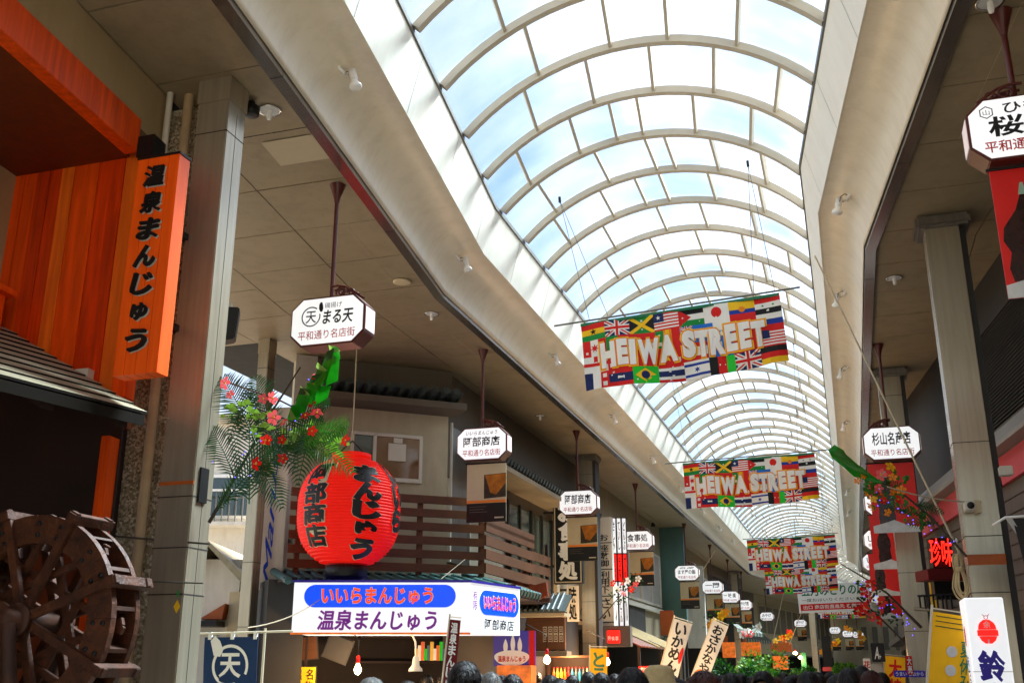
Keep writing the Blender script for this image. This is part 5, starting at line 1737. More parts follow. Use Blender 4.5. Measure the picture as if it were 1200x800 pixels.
# ---------------------------------------------------------------- right side
T1 = R(10.5)
E1 = Vector((math.sin(T1), math.cos(T1), 0)); N1 = Vector((math.cos(T1), -math.sin(T1), 0))
def F1(x, y, z): return E1 * y + N1 * x + Vector((0, 0, z))
C1 = 3.5
T = thing('louvered_building', 'right hand building with dark louvers, a grey canopy and a pink band', 'building', F1(C1, 8, 0))
base = F1(C1, 8, 0)
f1 = lambda x, y, z: F1(x, y, z) - base
mb = MB(f1); mb.box(C1 + .15, C1 + .5, -2, 19, 4.2, 6.19, 'wall_dark'); mb.obj('upper_wall', T)
mb = MB(f1); mb.box(C1 + .02, C1 + .16, 9.0, 13.6, 5.58, 6.19, 'wall_dark'); mb.box(C1 + .02, C1 + .16, 13.45, 13.7, 4.3, 6.19, 'wall_taupe'); mb.obj('louver_surround', T)
mb = MB(f1)
for i in range(30):
    z = 4.36 + i * .042
    mb.add([(C1 + .0, 7.5, z), (C1 + .0, 13.45, z), (C1 + .06, 13.45, z + .03), (C1 + .06, 7.5, z + .03), (C1 + .0, 7.5, z - .006), (C1 + .0, 13.45, z - .006), (C1 + .06, 13.45, z + .022), (C1 + .06, 7.5, z + .022)], [(0, 1, 2, 3), (4, 7, 6, 5), (0, 4, 5, 1)], 'siding')
mb.obj('louver', T)
mb = MB(f1); mb.box(C1 + .08, C1 + .14, 7.4, 13.5, 4.3, 5.58, 'ink'); mb.obj('louver_back', T)
mb = MB(f1)
mb.add([(C1 - .0, 7.0, 4.34), (C1 - .0, 19, 4.34), (C1 - .22, 19, 4.05), (C1 - .22, 7, 4.05), (C1 - .22, 19, 4.0), (C1 - .22, 7, 4.0), (C1 + .1, 19, 4.0), (C1 + .1, 7.0, 4.0)], [(0, 1, 2, 3), (3, 2, 4, 5), (5, 4, 6, 7)], 'awning_grey')
mb.obj('canopy', T)
mb = MB(f1); mb.box(C1 - .06, C1 + .1, 7, 19, 3.66, 3.98, 'pink'); mb.obj('band', T)
mb = MB(f1); mb.box(C1, C1 + .3, -2, 19, 0, 3.66, 'siding')
for i in range(9): mb.box(C1 - .012, C1, -2, 19, 2.3 + i * .17, 2.31 + i * .17, 'ink')
mb.obj('lower_wall', T)
mb = MB(f1); mb.box(C1 - .05, C1 + .02, 11.5, 16, .1, 2.25, 'brown_dark'); mb.obj('shop_opening', T)
mb = MB(f1); mb.box(C1 - .02, C1 + .02, 9.5, 11.3, .3, 2.2, 'interior'); mb.obj('dark_doorway', T)
# shops beyond
UR2 = 2.0
T, f = sthing('right_shops', 'row of dim brown shop fronts beyond the red neon sign', 'shop', 19, UR2, 0)
mb = MB(f); mb.box(UR2, UR2 + .4, 19, 53, 0, 6.19, 'wall_taupe'); mb.obj('wall', T)
mb = MB(f); mb.box(UR2 - .5, UR2, 19.5, 52, 2.6, 2.8, 'siding'); mb.obj('canopy', T)
mb = MB(f)
for i in range(8): mb.box(UR2 - .03, UR2 + .02, 20 + i * 4, 23 + i * 4, .1, 2.4, 'interior')
mb.obj('shop_opening', T)
mb = MB(f); mb.box(UR2 - .05, UR2 + .01, 19.2, 21.6, 3.0, 5.6, 'wall_dark'); mb.box(UR2 - .05, UR2 + .01, 24, 30, 3.2, 4.9, 'wall_grey'); mb.obj('panel', T)
T, f = sthing('far_right_shops', 'beige shop fronts on the outer side past the far bend', 'shop', 53, UR2, 0)
mb = MB(f); mb.box(UR2, UR2 + .4, 53, 93, 0, 6.19, 'wall_beige'); mb.obj('wall', T)
winrow(T, f, UR2, 55, 91, 3.6, 5.0, 14, 'wall_beige', 'wall_taupe', -1)

# neon characters on a red shelf
def neon():
    s = 13.6
    u0, zb = at_s(1092, 666, s); u1, zt = at_s(1118, 628, s)
    T = thing('neon_sign', 'bright red neon characters standing on a dark red bracket shelf by the pillar', 'shop sign', W(s, u0, zb), -TH + .35)
    w, h = u1 - u0, zt - zb
    mb = MB(); mb.box(0.06, w + .02, .08, .2, 0, h, 'ink'); mb.obj('backing', T, .004)
    mb = MB(); mb.text('珍味', 0, w * .95, .03, h * .97, 'neon', 0, .006, .1, 0)
    mb.obj('lettering', T)
    mb = MB(); mb.box(-.06, w + .12, -.02, .36, -.13, -.005, 'maroon_cloth'); mb.obj('shelf', T, .006)
    mb = MB(); mb.box(.05, w + .2, .1, .2, -.35, -.14, 'ink'); mb.obj('bracket', T)
neon()
Y_panel('yellow_panel', 'plain yellow upright panel below the red neon sign', 'panel', 1087, 668, 1102, 726, 14.4, 'flag_yellow', .05)
def rail():
    s = 12.6
    u0, zt = at_s(1075, 698, s); u1, zb = at_s(1118, 712, s)
    T = thing('hanging_rail', 'black looped rail on a grey arm above the yellow flag', 'rail', W(s, u0, zb), -TH)
    w, h = u1 - u0, zt - zb
    mb = MB()
    for i in range(4): mb = MB(); mb.tube([(w * i / 4 + .02, 0, -.01), (w * i / 4 + .02, 0, h), (w * (i + .8) / 4, 0, h), (w * (i + .8) / 4, 0, -.01)], .012, 'black_metal', 6); mb.obj('loop', T)
    mb = MB()
    mb.tube([(0, 0, h), (w + .2, 0, h + .02)], .014, 'black_metal', 6); mb.obj('top_bar', T)
    mb = MB(); mb.tube([(-.05, 0, 0), (w + .2, .05, -.04)], .02, 'steel', 8); mb.obj('arm', T)
rail()
# white lightbox with the bell crest
def lightbox():
    s = 10.2
    u0, zt = at_s(1129, 700, s); u1, _ = at_s(1175, 699, s)
    T = thing('lightbox_sign', 'white upright lightbox with a red bell crest and blue 鈴廣 characters', 'shop sign', W(s, u0, 0), -TH)
    w = u1 - u0
    mb = MB(); mb.box(0, w, 0, .44, .25, zt, 'sign_white'); o = mb.obj('box', T, .008)
    mb = MB(); mb.box(.01, w - .01, .02, .42, 0, .25, 'steel_dark'); mb.obj('base', T)
    mb = MB()
    y = -.006
    cx, cz, r = w * .5, zt - .29, .073
    bell = []
    for sx, seq in ((1, range(9)), (-1, range(8, -1, -1))):
        for j in seq:
            t = j / 8
            z = .1 - .2 * t
            ww = r * (min(1, (1 - abs(1 - 2 * t) ** 3.2)) ** .5 if 0 < t < 1 else .35)
            bell.append((cx + sx * ww, y, cz + z))
    mb.poly(bell, 'red_lit')
    mb.box(cx - r * 1.15, cx + r * 1.15, y - .003, y, cz - .035, cz + .012, 'red_lit')
    for z in (.014, -.04): mb.box(cx - r * 1.1, cx + r * 1.1, y - .005, y - .003, cz + z, cz + z + .005, 'white_paint')
    mb.box(cx - .006, cx + .006, y - .005, y, cz - .1, cz - .065, 'white_paint')
    mb.text('余', cx - .03, cx + .03, cz + .03, cz + .09, 'white_paint', y - .006, .015)
    for i in range(12):
        a, b = 2 * math.pi * i / 12, 2 * math.pi * (i + 1) / 12
        mb.poly([(cx + q * math.cos(w_), y, cz + .12 + q * math.sin(w_)) for q, w_ in ((.013, a), (.018, a), (.018, b), (.013, b))], 'flag_red')
    for sx in (-1, 1): mb.poly([(cx + sx * .012, y, cz + .135), (cx + sx * .03, y, cz + .15), (cx + sx * .03, y, cz + .145), (cx + sx * .014, y, cz + .128)], 'flag_red')
    mb.vtext('鈴廣', w * .16, w * .84, zt - .98, zt - .44, 'ink_navy', y, .022, 2)
    mb.box(0, w, y + .003, y + .005, zt - .625, zt - .62, 'wall_grey')
    mb.obj('lettering', o)
    mb = MB()
    mb.xf = Matrix.Translation((-.001, .40, 0)) @ Matrix.Rotation(R(-90), 4, 'Z')
    mb.poly([(.17 + .06 * math.cos(a), -.004, zt - .32 + .09 * math.sin(a)) for a in [2 * math.pi * j / 20 for j in range(20)]], 'flag_red')
    mb.vtext('伝統', .13, .21, zt - .4, zt - .24, 'white_paint', -.007, .01)
    mb.vtext('味さつまあげ', .09, .25, zt - 1.15, zt - .48, 'ink_navy', -.004, .01, 1)
    mb.obj('side_lettering', o)
lightbox()
# coil of rope on the pillar
def coil():
    s = 10.8
    u, z = at_s(1129, 700, s); _, zt = at_s(1129, 655, s)
    T = thing('rope_coil', 'coil of pale rope hanging from a hook beside the right steel pillar', 'rope', W(s, u, z), -TH)
    h = zt - z + .06
    rnd = random.Random(2)
    mb = MB()
    for k in range(7):
        wx, dy = rnd.uniform(.03, .075), rnd.uniform(-.05, .03)
        ph = rnd.uniform(-.02, .02)
        lo_, hi_ = rnd.uniform(-.02, .04), h + rnd.uniform(-.05, .0)
        pts = []
        for j in range(25):
            w_ = 2 * math.pi * j / 24
            zz = (lo_ + hi_) / 2 + (hi_ - lo_) / 2 * math.cos(w_)
            pin = .35 + .65 * min(1, abs(zz - h * .6) / (h * .4))
            pts.append((ph + wx * math.sin(w_) * pin, dy + .01 * math.sin(3 * w_), zz))
        mb.tube(pts, .0085, 'rope', 6)
    mb.obj('loops', T)
    mb = MB()
    for k in range(3): mb.tube([(.035 * math.cos(a), -.01 + .06 * math.sin(a), h * .6 + .012 * k) for a in [2 * math.pi * j / 14 for j in range(15)]], .0085, 'rope', 6)
    mb.obj('binding', T)
    mb = MB(); mb.tube([(0, 0, h - .05), (.01, .02, h + .12)], .005, 'rope', 6); mb.tube([(.02, .06, h + .12), (0, -.03, h + .13), (0, -.04, h + .1)], .009, 'white_metal', 6); mb.obj('hook', T)
coil()
def rope(label, a, b, r=.006, m='cord', sag=0.0, name='rope'):
    pa, pb = W(a[2], *at_s(a[0], a[1], a[2])), W(b[2], *at_s(b[0], b[1], b[2]))
    pts = [pa.lerp(pb, i / 14) - Vector((0, 0, sag * 4 * (i / 14) * (1 - i / 14))) for i in range(15)]
    mb = MB(); mb.tube([p - pa for p in pts], r, m, 6)
    o = mb.obj(name); o.location = pa
    return tag(o, label, name)
rope('tan rope running from the roof edge down past the 杉山名産店 sign to the right pillar', (955, 300, 12.8), (1128, 655, 10.9), .011)
rope('pale thin rope from the yellow flower spray to the right pillar', (1040, 570, 10.4), (1150, 588, 10.9), .007, sag=.04)
rope('thin string tied round the near steel pillar to the palm spray', (190, 489, 6.3), (262, 497, 6.6), .003, name='string')
rope('dark cable along the base of the pebble wall to the near pillar', (135, 628, 6.5), (245, 637, 6.3), .008, 'cord_dark', name='cable')
rope('second dark cable lower on the near steel pillar', (150, 680, 6.2), (238, 683, 6.3), .006, 'cord_dark', name='cable')
rope('slack pale cord from the navy flag up to the lit bun shop sign', (290, 735, 9), (400, 680, 13.2), .006, sag=.12, name='cord')
rope('thin tan cord over the brown balcony slats', (490, 700, 13.4), (545, 655, 14.3), .006, name='cord')
rope('tan cord dropping from the upper far banner past the small signs', (838, 645, 28), (810, 690, 34), .012, name='cord')
rope('tan cord dropping from the lower far banner to the green awning', (918, 695, 36), (905, 755, 44), .014, name='cord')
rope('pale cord from the green lettered board to the far awning', (940, 715, 46), (925, 755, 50), .014, name='cord')
# grey cloth corner by the right pillar and floodlight
def flood():
    u, z = at_s(1173, 556, 10.9)
    T = thing('floodlight', 'small pale floodlight clamped on the right side of the steel pillar', 'floodlight', W(10.9, u, z), -TH)
    mb = MB(); mb.box(-.02, .1, -.1, .02, -.02, .07, 'frame_white'); mb.obj('housing', T, .008)
    mb = MB(); mb.tube([(-.01, .0, -.12), (-.02, .02, .05)], .012, 'black_metal', 6); mb.obj('arm', T)
flood()
def cloth_flag():
    s = 9.3
    u0, zt = at_s(1178, 606, s)
    T = thing('dark_banner', 'dark grey cloth banner hanging from a white pole at the right picture edge', 'banner', W(s, u0, 0), -TH)
    mb = MB(); mb.box(.05, .6, -.002, .002, zt - .55, zt - .01, 'wall_dark'); mb.slice(2, .1).slice(0, .1).warp(lambda p: Vector((p.x + .1 * (zt - p.z), p.y + .02 * math.sin(p.z * 9 + p.x * 8), p.z))); mb.obj('cloth', T)
    mb = MB(); mb.tube([(-.06, .3, zt - .02), (.0, 0, zt), (.9, 0, zt + .02)], .011, 'white_metal', 8); mb.obj('pole', T)
    mb = MB(); mb.poly([(0, -.006, zt - .01), (.05, -.006, zt - .01), (.14, -.006, zt - .22), (.11, -.006, zt - .23)], 'gray_box'); mb.obj('strap', T)
cloth_flag()
# black square sign with a white figure on the right, and pale box below
T, w, h = Y_panel('square_sign', 'black square hanging sign with a white A shaped mark', 'shop sign', 1020, 753, 1038, 775, 24, 'ink', .04)
mb = MB(); mb.text('A', -w * .25, w * .1, h * .15, h * .8, 'white_paint', -.006, .02, .3); mb.text('+', w * .02, w * .2, h * .15, h * .4, 'white_paint', -.006); mb.obj('lettering', T)
Y_panel('pale_box', 'plain pale grey stand under the black square sign', 'stand', 1021, 777, 1038, 815, 24.2, 'gray_box', .4)
Y_panel('red_notice', 'white edged red notice with white characters between the yellow flags', 'notice', 1061, 768, 1071, 790, 15, 'flag_red', .02, '大売', 'white_paint', True)
Y_panel('price_rail', 'dark blue rail of small signs right of the small yellow flag', 'shop sign', 1047, 785, 1085, 793, 16, 'ink_navy', .05, 'うまい しおから', 'white_paint')
Y_panel('red_flower_notice', 'white card with red flower shape left of the black square sign', 'notice', 1011, 771, 1021, 785, 26, 'white_paint', .03, '花', 'ink_red')
Y_panel('pink_sign', 'pink shop sign low in front of the dark far screen', 'shop sign', 964, 781, 976, 786, 50, 'pink', .1)
Y_panel('dark_screen', 'tall dark screen panel right of the far pillar', 'panel', 962, 745, 976, 782, 55, 'wall_dark', .2)
Y_panel('green_banner', 'narrow dark green upright banner under the far awning', 'banner', 938, 764, 946, 785, 50, 'paint_green', .04)
Y_panel('orange_screen', 'orange lit shop board above the potted bushes', 'shop sign', 884, 770, 892, 780, 44, 'orange_paint', .1)
Y_panel('orange_awning', 'orange strip of low awnings left of the tiny sign by the far pillar', 'awning', 903, 752, 928, 763, 52, 'orange_paint', .4)

Y_panel('lattice_screen', 'orange brown lattice screen over the heads left of the far awning', 'screen', 868, 752, 892, 768, 46, 'warm_lit', .1)
Y_panel('lit_window', 'warm lit shop window under the far orange awnings', 'window', 905, 768, 924, 784, 51, 'warm_lit', .1)
Y_panel('lit_window', 'warm lit shop window behind the flag with the orange disc', 'window', 846, 752, 862, 770, 42, 'warm_lit', .1)
Y_panel('white_notice', 'small white notice card beside the dark low bush', 'notice', 873, 781, 879, 793, 33, 'white_paint', .04)
bulb_lamp(700, 783, 24.0, 'small lit bulb low beside the yellow and green flag', .05, 16)
bulb_lamp(938, 771, 48.0, 'far lit white bulb right of the narrow green banner', .1, 10)
bulb_lamp(932, 766, 46.0, 'far lit white bulb left of the narrow green banner', .1, 10)
bulb_lamp(783, 785, 23.0, 'lit bulb at the right end of the red lit counter sign', .05, 16)

# ---------------------------------------------------------------- festive sprays of bamboo, palm, flowers
def frond(mb, base, tip, droop, width, m, n=22, rnd=random):
    base, tip = Vector(base), Vector(tip)
    L = (tip - base).length
    n = max(9, min(30, int(L / .024)))
    width = min(width, L * .42)
    pts = []
    for i in range(n + 1):
        t = i / n
        pts.append(base.lerp(tip, t) + Vector((0, 0, droop * L * 4 * t * (1 - t) * .5 - droop * L * t * t * .6)))
    mb.tube(pts, .006, m, 5, .002)
    for i in range(1, n + 1):
        t = i / n
        d_ = (pts[i] - pts[i - 1]).normalized()
        side = d_.cross(Vector((0, -1, .25))).normalized()
        ln = width * (math.sin(math.pi * min(1, .12 + t * .84)) ** .7)
        for sg in (-1, 1):
            dirv = (side * sg * .8 + d_ * .65 + Vector((0, -.12 + rnd.uniform(-.15, .15), -.12))).normalized()
            a = pts[i]
            b = a + dirv * ln * rnd.uniform(.85, 1.1)
            mid = a.lerp(b, .45) + Vector((0, 0, .012))
            wv = d_ * .0085
            mb.add([a - wv * .6, a + wv * .6, mid + wv, b, mid - wv], [(0, 1, 2, 3, 4)], m)
def flower(par, p, m, r, rnd):
    mb = MB()
    mb.xf = Matrix.Translation(p) @ Matrix.Rotation(rnd.uniform(-.7, .7), 4, 'X') @ Matrix.Rotation(rnd.uniform(-.8, .8), 4, 'Z')
    for k in range(5):
        a = 2 * math.pi * k / 5 + rnd.uniform(-.1, .1)
        c, s_ = math.cos(a), math.sin(a)
        q = lambda l, w, y: (c * l - s_ * w, y, s_ * l + c * w)
        mb.add([q(r * .1, 0, 0), q(r * .55, -r * .36, -r * .25), q(r * .95, -r * .25, -r * .1), q(r * 1.02, 0, -r * .02), q(r * .95, r * .25, -r * .1), q(r * .55, r * .36, -r * .25)], [(0, 1, 2, 3, 4, 5)], m, True)
    mb.ball((0, -r * .18, 0), r * .17, 'petal_yellow', 6)
    return mb.obj('flower', par)
def leafspray(mb, p, n, r, m, rnd):
    for i in range(n):
        o = Vector((rnd.uniform(-1, 1), rnd.uniform(-1, 1), rnd.uniform(-1, 1))) * r
        a = Vector(p) + o
        d_ = Vector((rnd.uniform(-1, 1), rnd.uniform(-.6, .6), rnd.uniform(-1, .6))).normalized()
        w = d_.cross(Vector((0, 1, .3))).normalized()
        l = rnd.uniform(.05, .085)
        mb.add([a, a + d_ * l * .45 + w * l * .3, a + d_ * l, a + d_ * l * .45 - w * l * .3], [(0, 1, 2, 3)], m)
def streamer(mb, pts, w, m, rnd):
    pts = [Vector(p) for p in pts]
    vs = []
    for i, p in enumerate(pts):
        t = (pts[min(i + 1, len(pts) - 1)] - pts[max(0, i - 1)]).normalized()
        a = t.cross(Vector((0, 1, 0))).normalized()
        k = w[i] if isinstance(w, list) else w
        tw = (.5 if i % 2 else -.35)
        vs += [p - a * k + Vector((0, tw * k, 0)), p + Vector((0, -k * .5, 0)), p + a * k + Vector((0, -tw * k, 0))]
    fs = []
    for i in range(len(pts) - 1):
        for j in range(2): fs.append((i * 3 + j, i * 3 + j + 1, i * 3 + j + 4, i * 3 + j + 3))
    mb.add(vs, fs, m)
def spray(name, label, s, anchor, build, grp='festive flower sprays'):
    u, z = at_s(anchor[0], anchor[1], s)
    base = W(s, u, z)
    T = thing(name, label, 'decoration', base, 0, grp)
    P = lambda x, y, ds=0.0: W(s + ds, *at_s(x, y, s + ds)) - base
    build(T, P, random.Random(label))
    return T
def b_left(T, P, rnd):
    mb = MB(); mb.tube([P(245, 612), P(275, 560, .1), P(320, 480, .15), P(352, 430, .2)], .014, 'bamboo', 8, .006); mb.tube([P(300, 478), P(360, 500, .1), P(402, 512, .1)], .008, 'bamboo', 6); mb.tube([P(268, 448), P(330, 470), P(378, 494)], .007, 'bamboo', 6)
    mb.obj('branch', T)
    for a, b, dr, w, m in (((300, 520), (262, 440, .1), .05, .21, 'leaf_dark'), ((292, 590), (292, 455, .1), .03, .2, 'leaf_dark'), ((262, 590), (335, 512, .1), .1, .2, 'leaf_dark'), ((300, 560), (378, 488, .0), .12, .21, 'leaf_dark'),
                           ((330, 528), (404, 500, -.1), .12, .17, 'leaf'), ((372, 520), (408, 495, -.1), .1, .15, 'leaf'), ((365, 505), (350, 560, -.1), .2, .21, 'leaf_dark'), ((255, 598), (270, 575, -.1), .1, .13, 'leaf_dark'), ((318, 500), (345, 545, -.05), .2, .2, 'leaf_dark'), ((285, 480), (268, 510, -.05), .2, .14, 'leaf_dark'), ((345, 520), (412, 545, -.1), .15, .18, 'leaf'), ((335, 500), (385, 470, -.05), .12, .16, 'leaf_dark'), ((275, 560), (248, 500, .05), .08, .17, 'leaf_dark'), ((300, 545), (330, 590, -.05), .12, .18, 'leaf_dark'), ((320, 520), (300, 440, .1), .06, .18, 'leaf_dark')):
        mb = MB(); frond(mb, P(*a), P(*b), dr, w, m, 26, rnd); mb.obj('palm_frond', T)
    mb = MB()
    for p in ((270, 478), (290, 482), (310, 505), (345, 510), (388, 525), (395, 520), (360, 500), (305, 490)): leafspray(mb, P(*p), 9, .06, 'leaf_lime', rnd)
    mb.obj('leaves', T)
    for x, y, m, r in ((264, 449, 'petal_pink', .05), (270, 462, 'petal_pink', .035), (308, 467, 'petal_pink', .04), (320, 466, 'petal_pink', .05), (321, 489, 'petal_pink', .055), (333, 495, 'petal_pink', .04), (311, 515, 'petal_red', .04), (316, 516, 'petal_red', .035), (301, 543, 'petal_red', .05), (331, 537, 'petal_red', .04), (330, 515, 'petal_red', .035),
                       (363, 473, 'petal_red', .045), (371, 484, 'petal_red', .045), (358, 487, 'petal_red', .035), (366, 505, 'petal_red', .04), (366, 455, 'petal_red', .05), (372, 443, 'petal_red', .045), (405, 516, 'petal_red', .045)):
        flower(T, P(x, y, -.08), m, r, rnd)
    def zig(mb, L_, m):                                     # cut foil: pointed leaves hanging along a line
        for (x0, y0, x1, y1, x2, y2, x3, y3) in L_:
            mb.add([P(x0, y0, -.12), P(x1, y1, -.16), P(x2, y2, -.1), P(x3, y3, -.05)], [(0, 1, 2), (0, 2, 3)], m)
    mb = MB()
    zig(mb, [(390, 405, 397, 408, 399, 420, 386, 424), (386, 412, 398, 421, 396, 446, 382, 452), (380, 424, 390, 422, 382, 448, 372, 454), (372, 432, 384, 438, 372, 458, 360, 462), (360, 448, 374, 452, 366, 474, 352, 470), (350, 462, 366, 464, 356, 484, 343, 482), (342, 474, 358, 476, 349, 492, 336, 492), (372, 452, 388, 452, 384, 466, 368, 476)], 'streamer')
    zig(mb, [(383, 412, 392, 407, 388, 426, 376, 432), (366, 440, 378, 436, 370, 446, 358, 458), (352, 454, 362, 456, 354, 466, 346, 470)], 'leaf_dark')
    zig(mb, [(385, 404, 399, 411, 392, 413, 386, 410), (372, 424, 384, 434, 376, 436, 370, 430), (352, 452, 363, 462, 358, 466, 352, 460), (340, 478, 347, 490, 342, 492, 338, 486)], 'leaf_lime')
    mb.obj('streamer', T)
    for i in range(22):
        t = i / 22
        p = P(262 + 110 * t + rnd.uniform(-22, 22), 560 - 110 * t + rnd.uniform(-28, 28), rnd.uniform(-.12, .05)); mb = MB(); mb.ball(p, .004, 'fairy', 6); mb.obj('fairy_light', T)
spray('palm_spray', 'large palm and hibiscus spray with bright green streamer, on the near steel pillar', 6.45, (246, 610), b_left)
def b_right(T, P, rnd):
    mb = MB(); mb.tube([P(1133, 652), P(1090, 605), P(1060, 580), P(1030, 563), P(1000, 545)], .012, 'bamboo', 8, .006); mb.obj('branch', T)
    for a, b in (((1085, 605), (1040, 592)), ((1100, 612), (1062, 612)), ((1070, 590), (1105, 600)), ((1060, 582), (1040, 560))):
        mb = MB(); frond(mb, P(*a), P(*b), .05, .09, 'leaf_dark', 12, rnd); mb.obj('palm_frond', T)
    mb = MB()
    for p in ((1030, 570), (1048, 582), (1015, 568), (1052, 560), (1062, 598), (1080, 608), (1022, 582)): leafspray(mb, P(*p), 12, .07, 'leaf', rnd)
    mb.obj('leaves', T)
    for x, y, m, r in ((1043, 547, 'petal_yellow', .055), (1033, 556, 'petal_pink', .06), (1046, 559, 'petal_orange', .045), (1056, 574, 'petal_orange', .05), (1046, 576, 'petal_orange', .04), (1030, 572, 'petal_pink', .045), (1032, 579, 'petal_red', .04), (1016, 580, 'petal_orange', .045), (1024, 585, 'petal_yellow', .04), (1020, 594, 'petal_orange', .05), (1005, 563, 'petal_orange', .035), (1012, 558, 'petal_orange', .03), (1036, 586, 'petal_red', .04), (1052, 585, 'petal_red', .05), (1040, 600, 'petal_orange', .04), (1026, 575, 'petal_pink', .035)):
        flower(T, P(x, y, -.08), m, r, rnd)
    mb = MB()
    streamer(mb, [P(974, 524, -.05), P(982, 532, -.05), P(992, 543, -.05), P(1005, 553, -.05), P(1020, 560, -.05), P(1034, 566, -.05)], [.05, .06, .055, .05, .04, .01], 'streamer', rnd)
    streamer(mb, [P(980, 528, -.1), P(990, 538, -.1), P(1004, 548, -.1), P(1018, 556, -.1)], [.05, .04, .04, .02], 'leaf', rnd)
    mb.obj('streamer', T)
    for i in range(20): mb = MB(); p = P(1020 + 95 * i / 20 + rnd.uniform(-8, 8), 575 + 60 * i / 20 + rnd.uniform(-10, 10), rnd.uniform(-.1, .05)); mb.ball(p, .005, 'fairy', 6); mb.obj('fairy_light', T)
spray('flower_spray', 'spray of yellow, orange and pink flowers with a green streamer under the 杉山名産店 sign', 10.6, (1133, 652), b_right)
def b_low(T, P, rnd):
    mb = MB(); mb.tube([P(1080, 735), P(1040, 695), P(1015, 678), P(985, 660)], .02, 'bamboo', 8, .008); mb.tube([P(1060, 752), P(1030, 722), P(1005, 700)], .014, 'bamboo', 6); mb.obj('branch', T)
    mb = MB()
    for p in ((1020, 690), (1035, 700), (1010, 705), (1045, 720), (1025, 715)): leafspray(mb, P(*p), 14, .14, 'leaf_dark', rnd)
    mb.obj('leaves', T)
    for x, y, m in ((1012, 693, 'petal_red'), (1018, 700, 'petal_red'), (1006, 715, 'petal_red'), (1022, 722, 'petal_pink'), (1034, 705, 'petal_red'), (1030, 727, 'petal_red'), (1013, 712, 'petal_red'), (1020, 684, 'petal_red')):
        flower(T, P(x, y, -.1), m, .085, rnd)
    for i in range(26): mb = MB(); p = P(1005 + 70 * i / 26 + rnd.uniform(-6, 6), 682 + 55 * i / 26 + rnd.uniform(-9, 9), rnd.uniform(-.1, .05)); mb.ball(p, .007, 'fairy', 6); mb.obj('fairy_light', T)
spray('flower_spray', 'lower right spray of red flowers on a dark branch with blue fairy lights', 16.9, (1080, 735), b_low)
def b_mid(T, P, rnd):
    mb = MB(); mb.tube([P(702, 726), P(725, 700), P(752, 670)], .016, 'bamboo', 6, .006); mb.obj('branch', T)
    mb = MB()
    for p in ((728, 695), (738, 685), (745, 678), (722, 702)): leafspray(mb, P(*p), 16, .14, 'leaf_dark', rnd)
    mb.obj('leaves', T)
    for x, y, m in ((718, 683, 'petal_red'), (729, 682, 'petal_red'), (745, 684, 'petal_pink'), (748, 678, 'cloth_white'), (730, 695, 'petal_pink'), (740, 690, 'petal_red'), (723, 690, 'cloth_white'), (736, 680, 'cloth_white')):
        flower(T, P(x, y, -.1), m, .075, rnd)
spray('flower_spray', 'red and white flower spray slanting before the three light columns', 22.1, (702, 726), b_mid)
def b_far(cols, m2):
    def fn(T, P, rnd):
        a = T['px']
        mb = MB(); mb.tube([P(a[0], a[1]), P(a[0] + a[2] * 12, a[1] - 10), P(a[0] + a[2] * 26, a[1] - 17)], .03, 'bamboo', 6, .012); mb.obj('branch', T)
        mb = MB()
        for t in (.3, .6, .9): leafspray(mb, P(a[0] + a[2] * 24 * t, a[1] - 16 * t), 16, .35, m2, rnd)
        mb.obj('leaves', T)
        for i in range(7):
            t = rnd.uniform(.1, 1); flower(T, P(a[0] + a[2] * 24 * t, a[1] - 15 * t + rnd.uniform(-3, 3), -.2), cols[i % len(cols)], .16, rnd)
        del T['px']
    return fn
def far_spray(label, x, y, dr, s, cols, m2):
    u, z = at_s(x, y, s)
    base = W(s, u, z)
    T = thing('flower_spray', label, 'decoration', base, 0, 'festive flower sprays'); T['px'] = (x, y, dr)
    P = lambda xx, yy, ds=0.0: W(s + ds, *at_s(xx, yy, s + ds)) - base
    b_far(cols, m2)(T, P, random.Random(label))
far_spray('far spray of yellow flowers above the white flag with the orange disc', 828, 732, 1, 40, ['petal_yellow', 'petal_yellow', 'petal_orange'], 'leaf')
far_spray('far spray of white flowers under the dark upper opening', 866, 748, 1, 44, ['cloth_white', 'petal_pink', 'cloth_white'], 'leaf')
far_spray('far spray of orange and yellow flowers over the far awnings', 905, 755, 1, 50, ['petal_orange', 'petal_yellow', 'petal_red'], 'leaf')
far_spray('tiny far spray with yellow flowers before the dark screen', 960, 765, 1, 58, ['petal_orange', 'petal_yellow'], 'leaf_dark')
far_spray('tiny far spray with a green tip among the tiny far signs', 1014, 748, -1, 58, ['petal_yellow', 'petal_orange'], 'streamer')

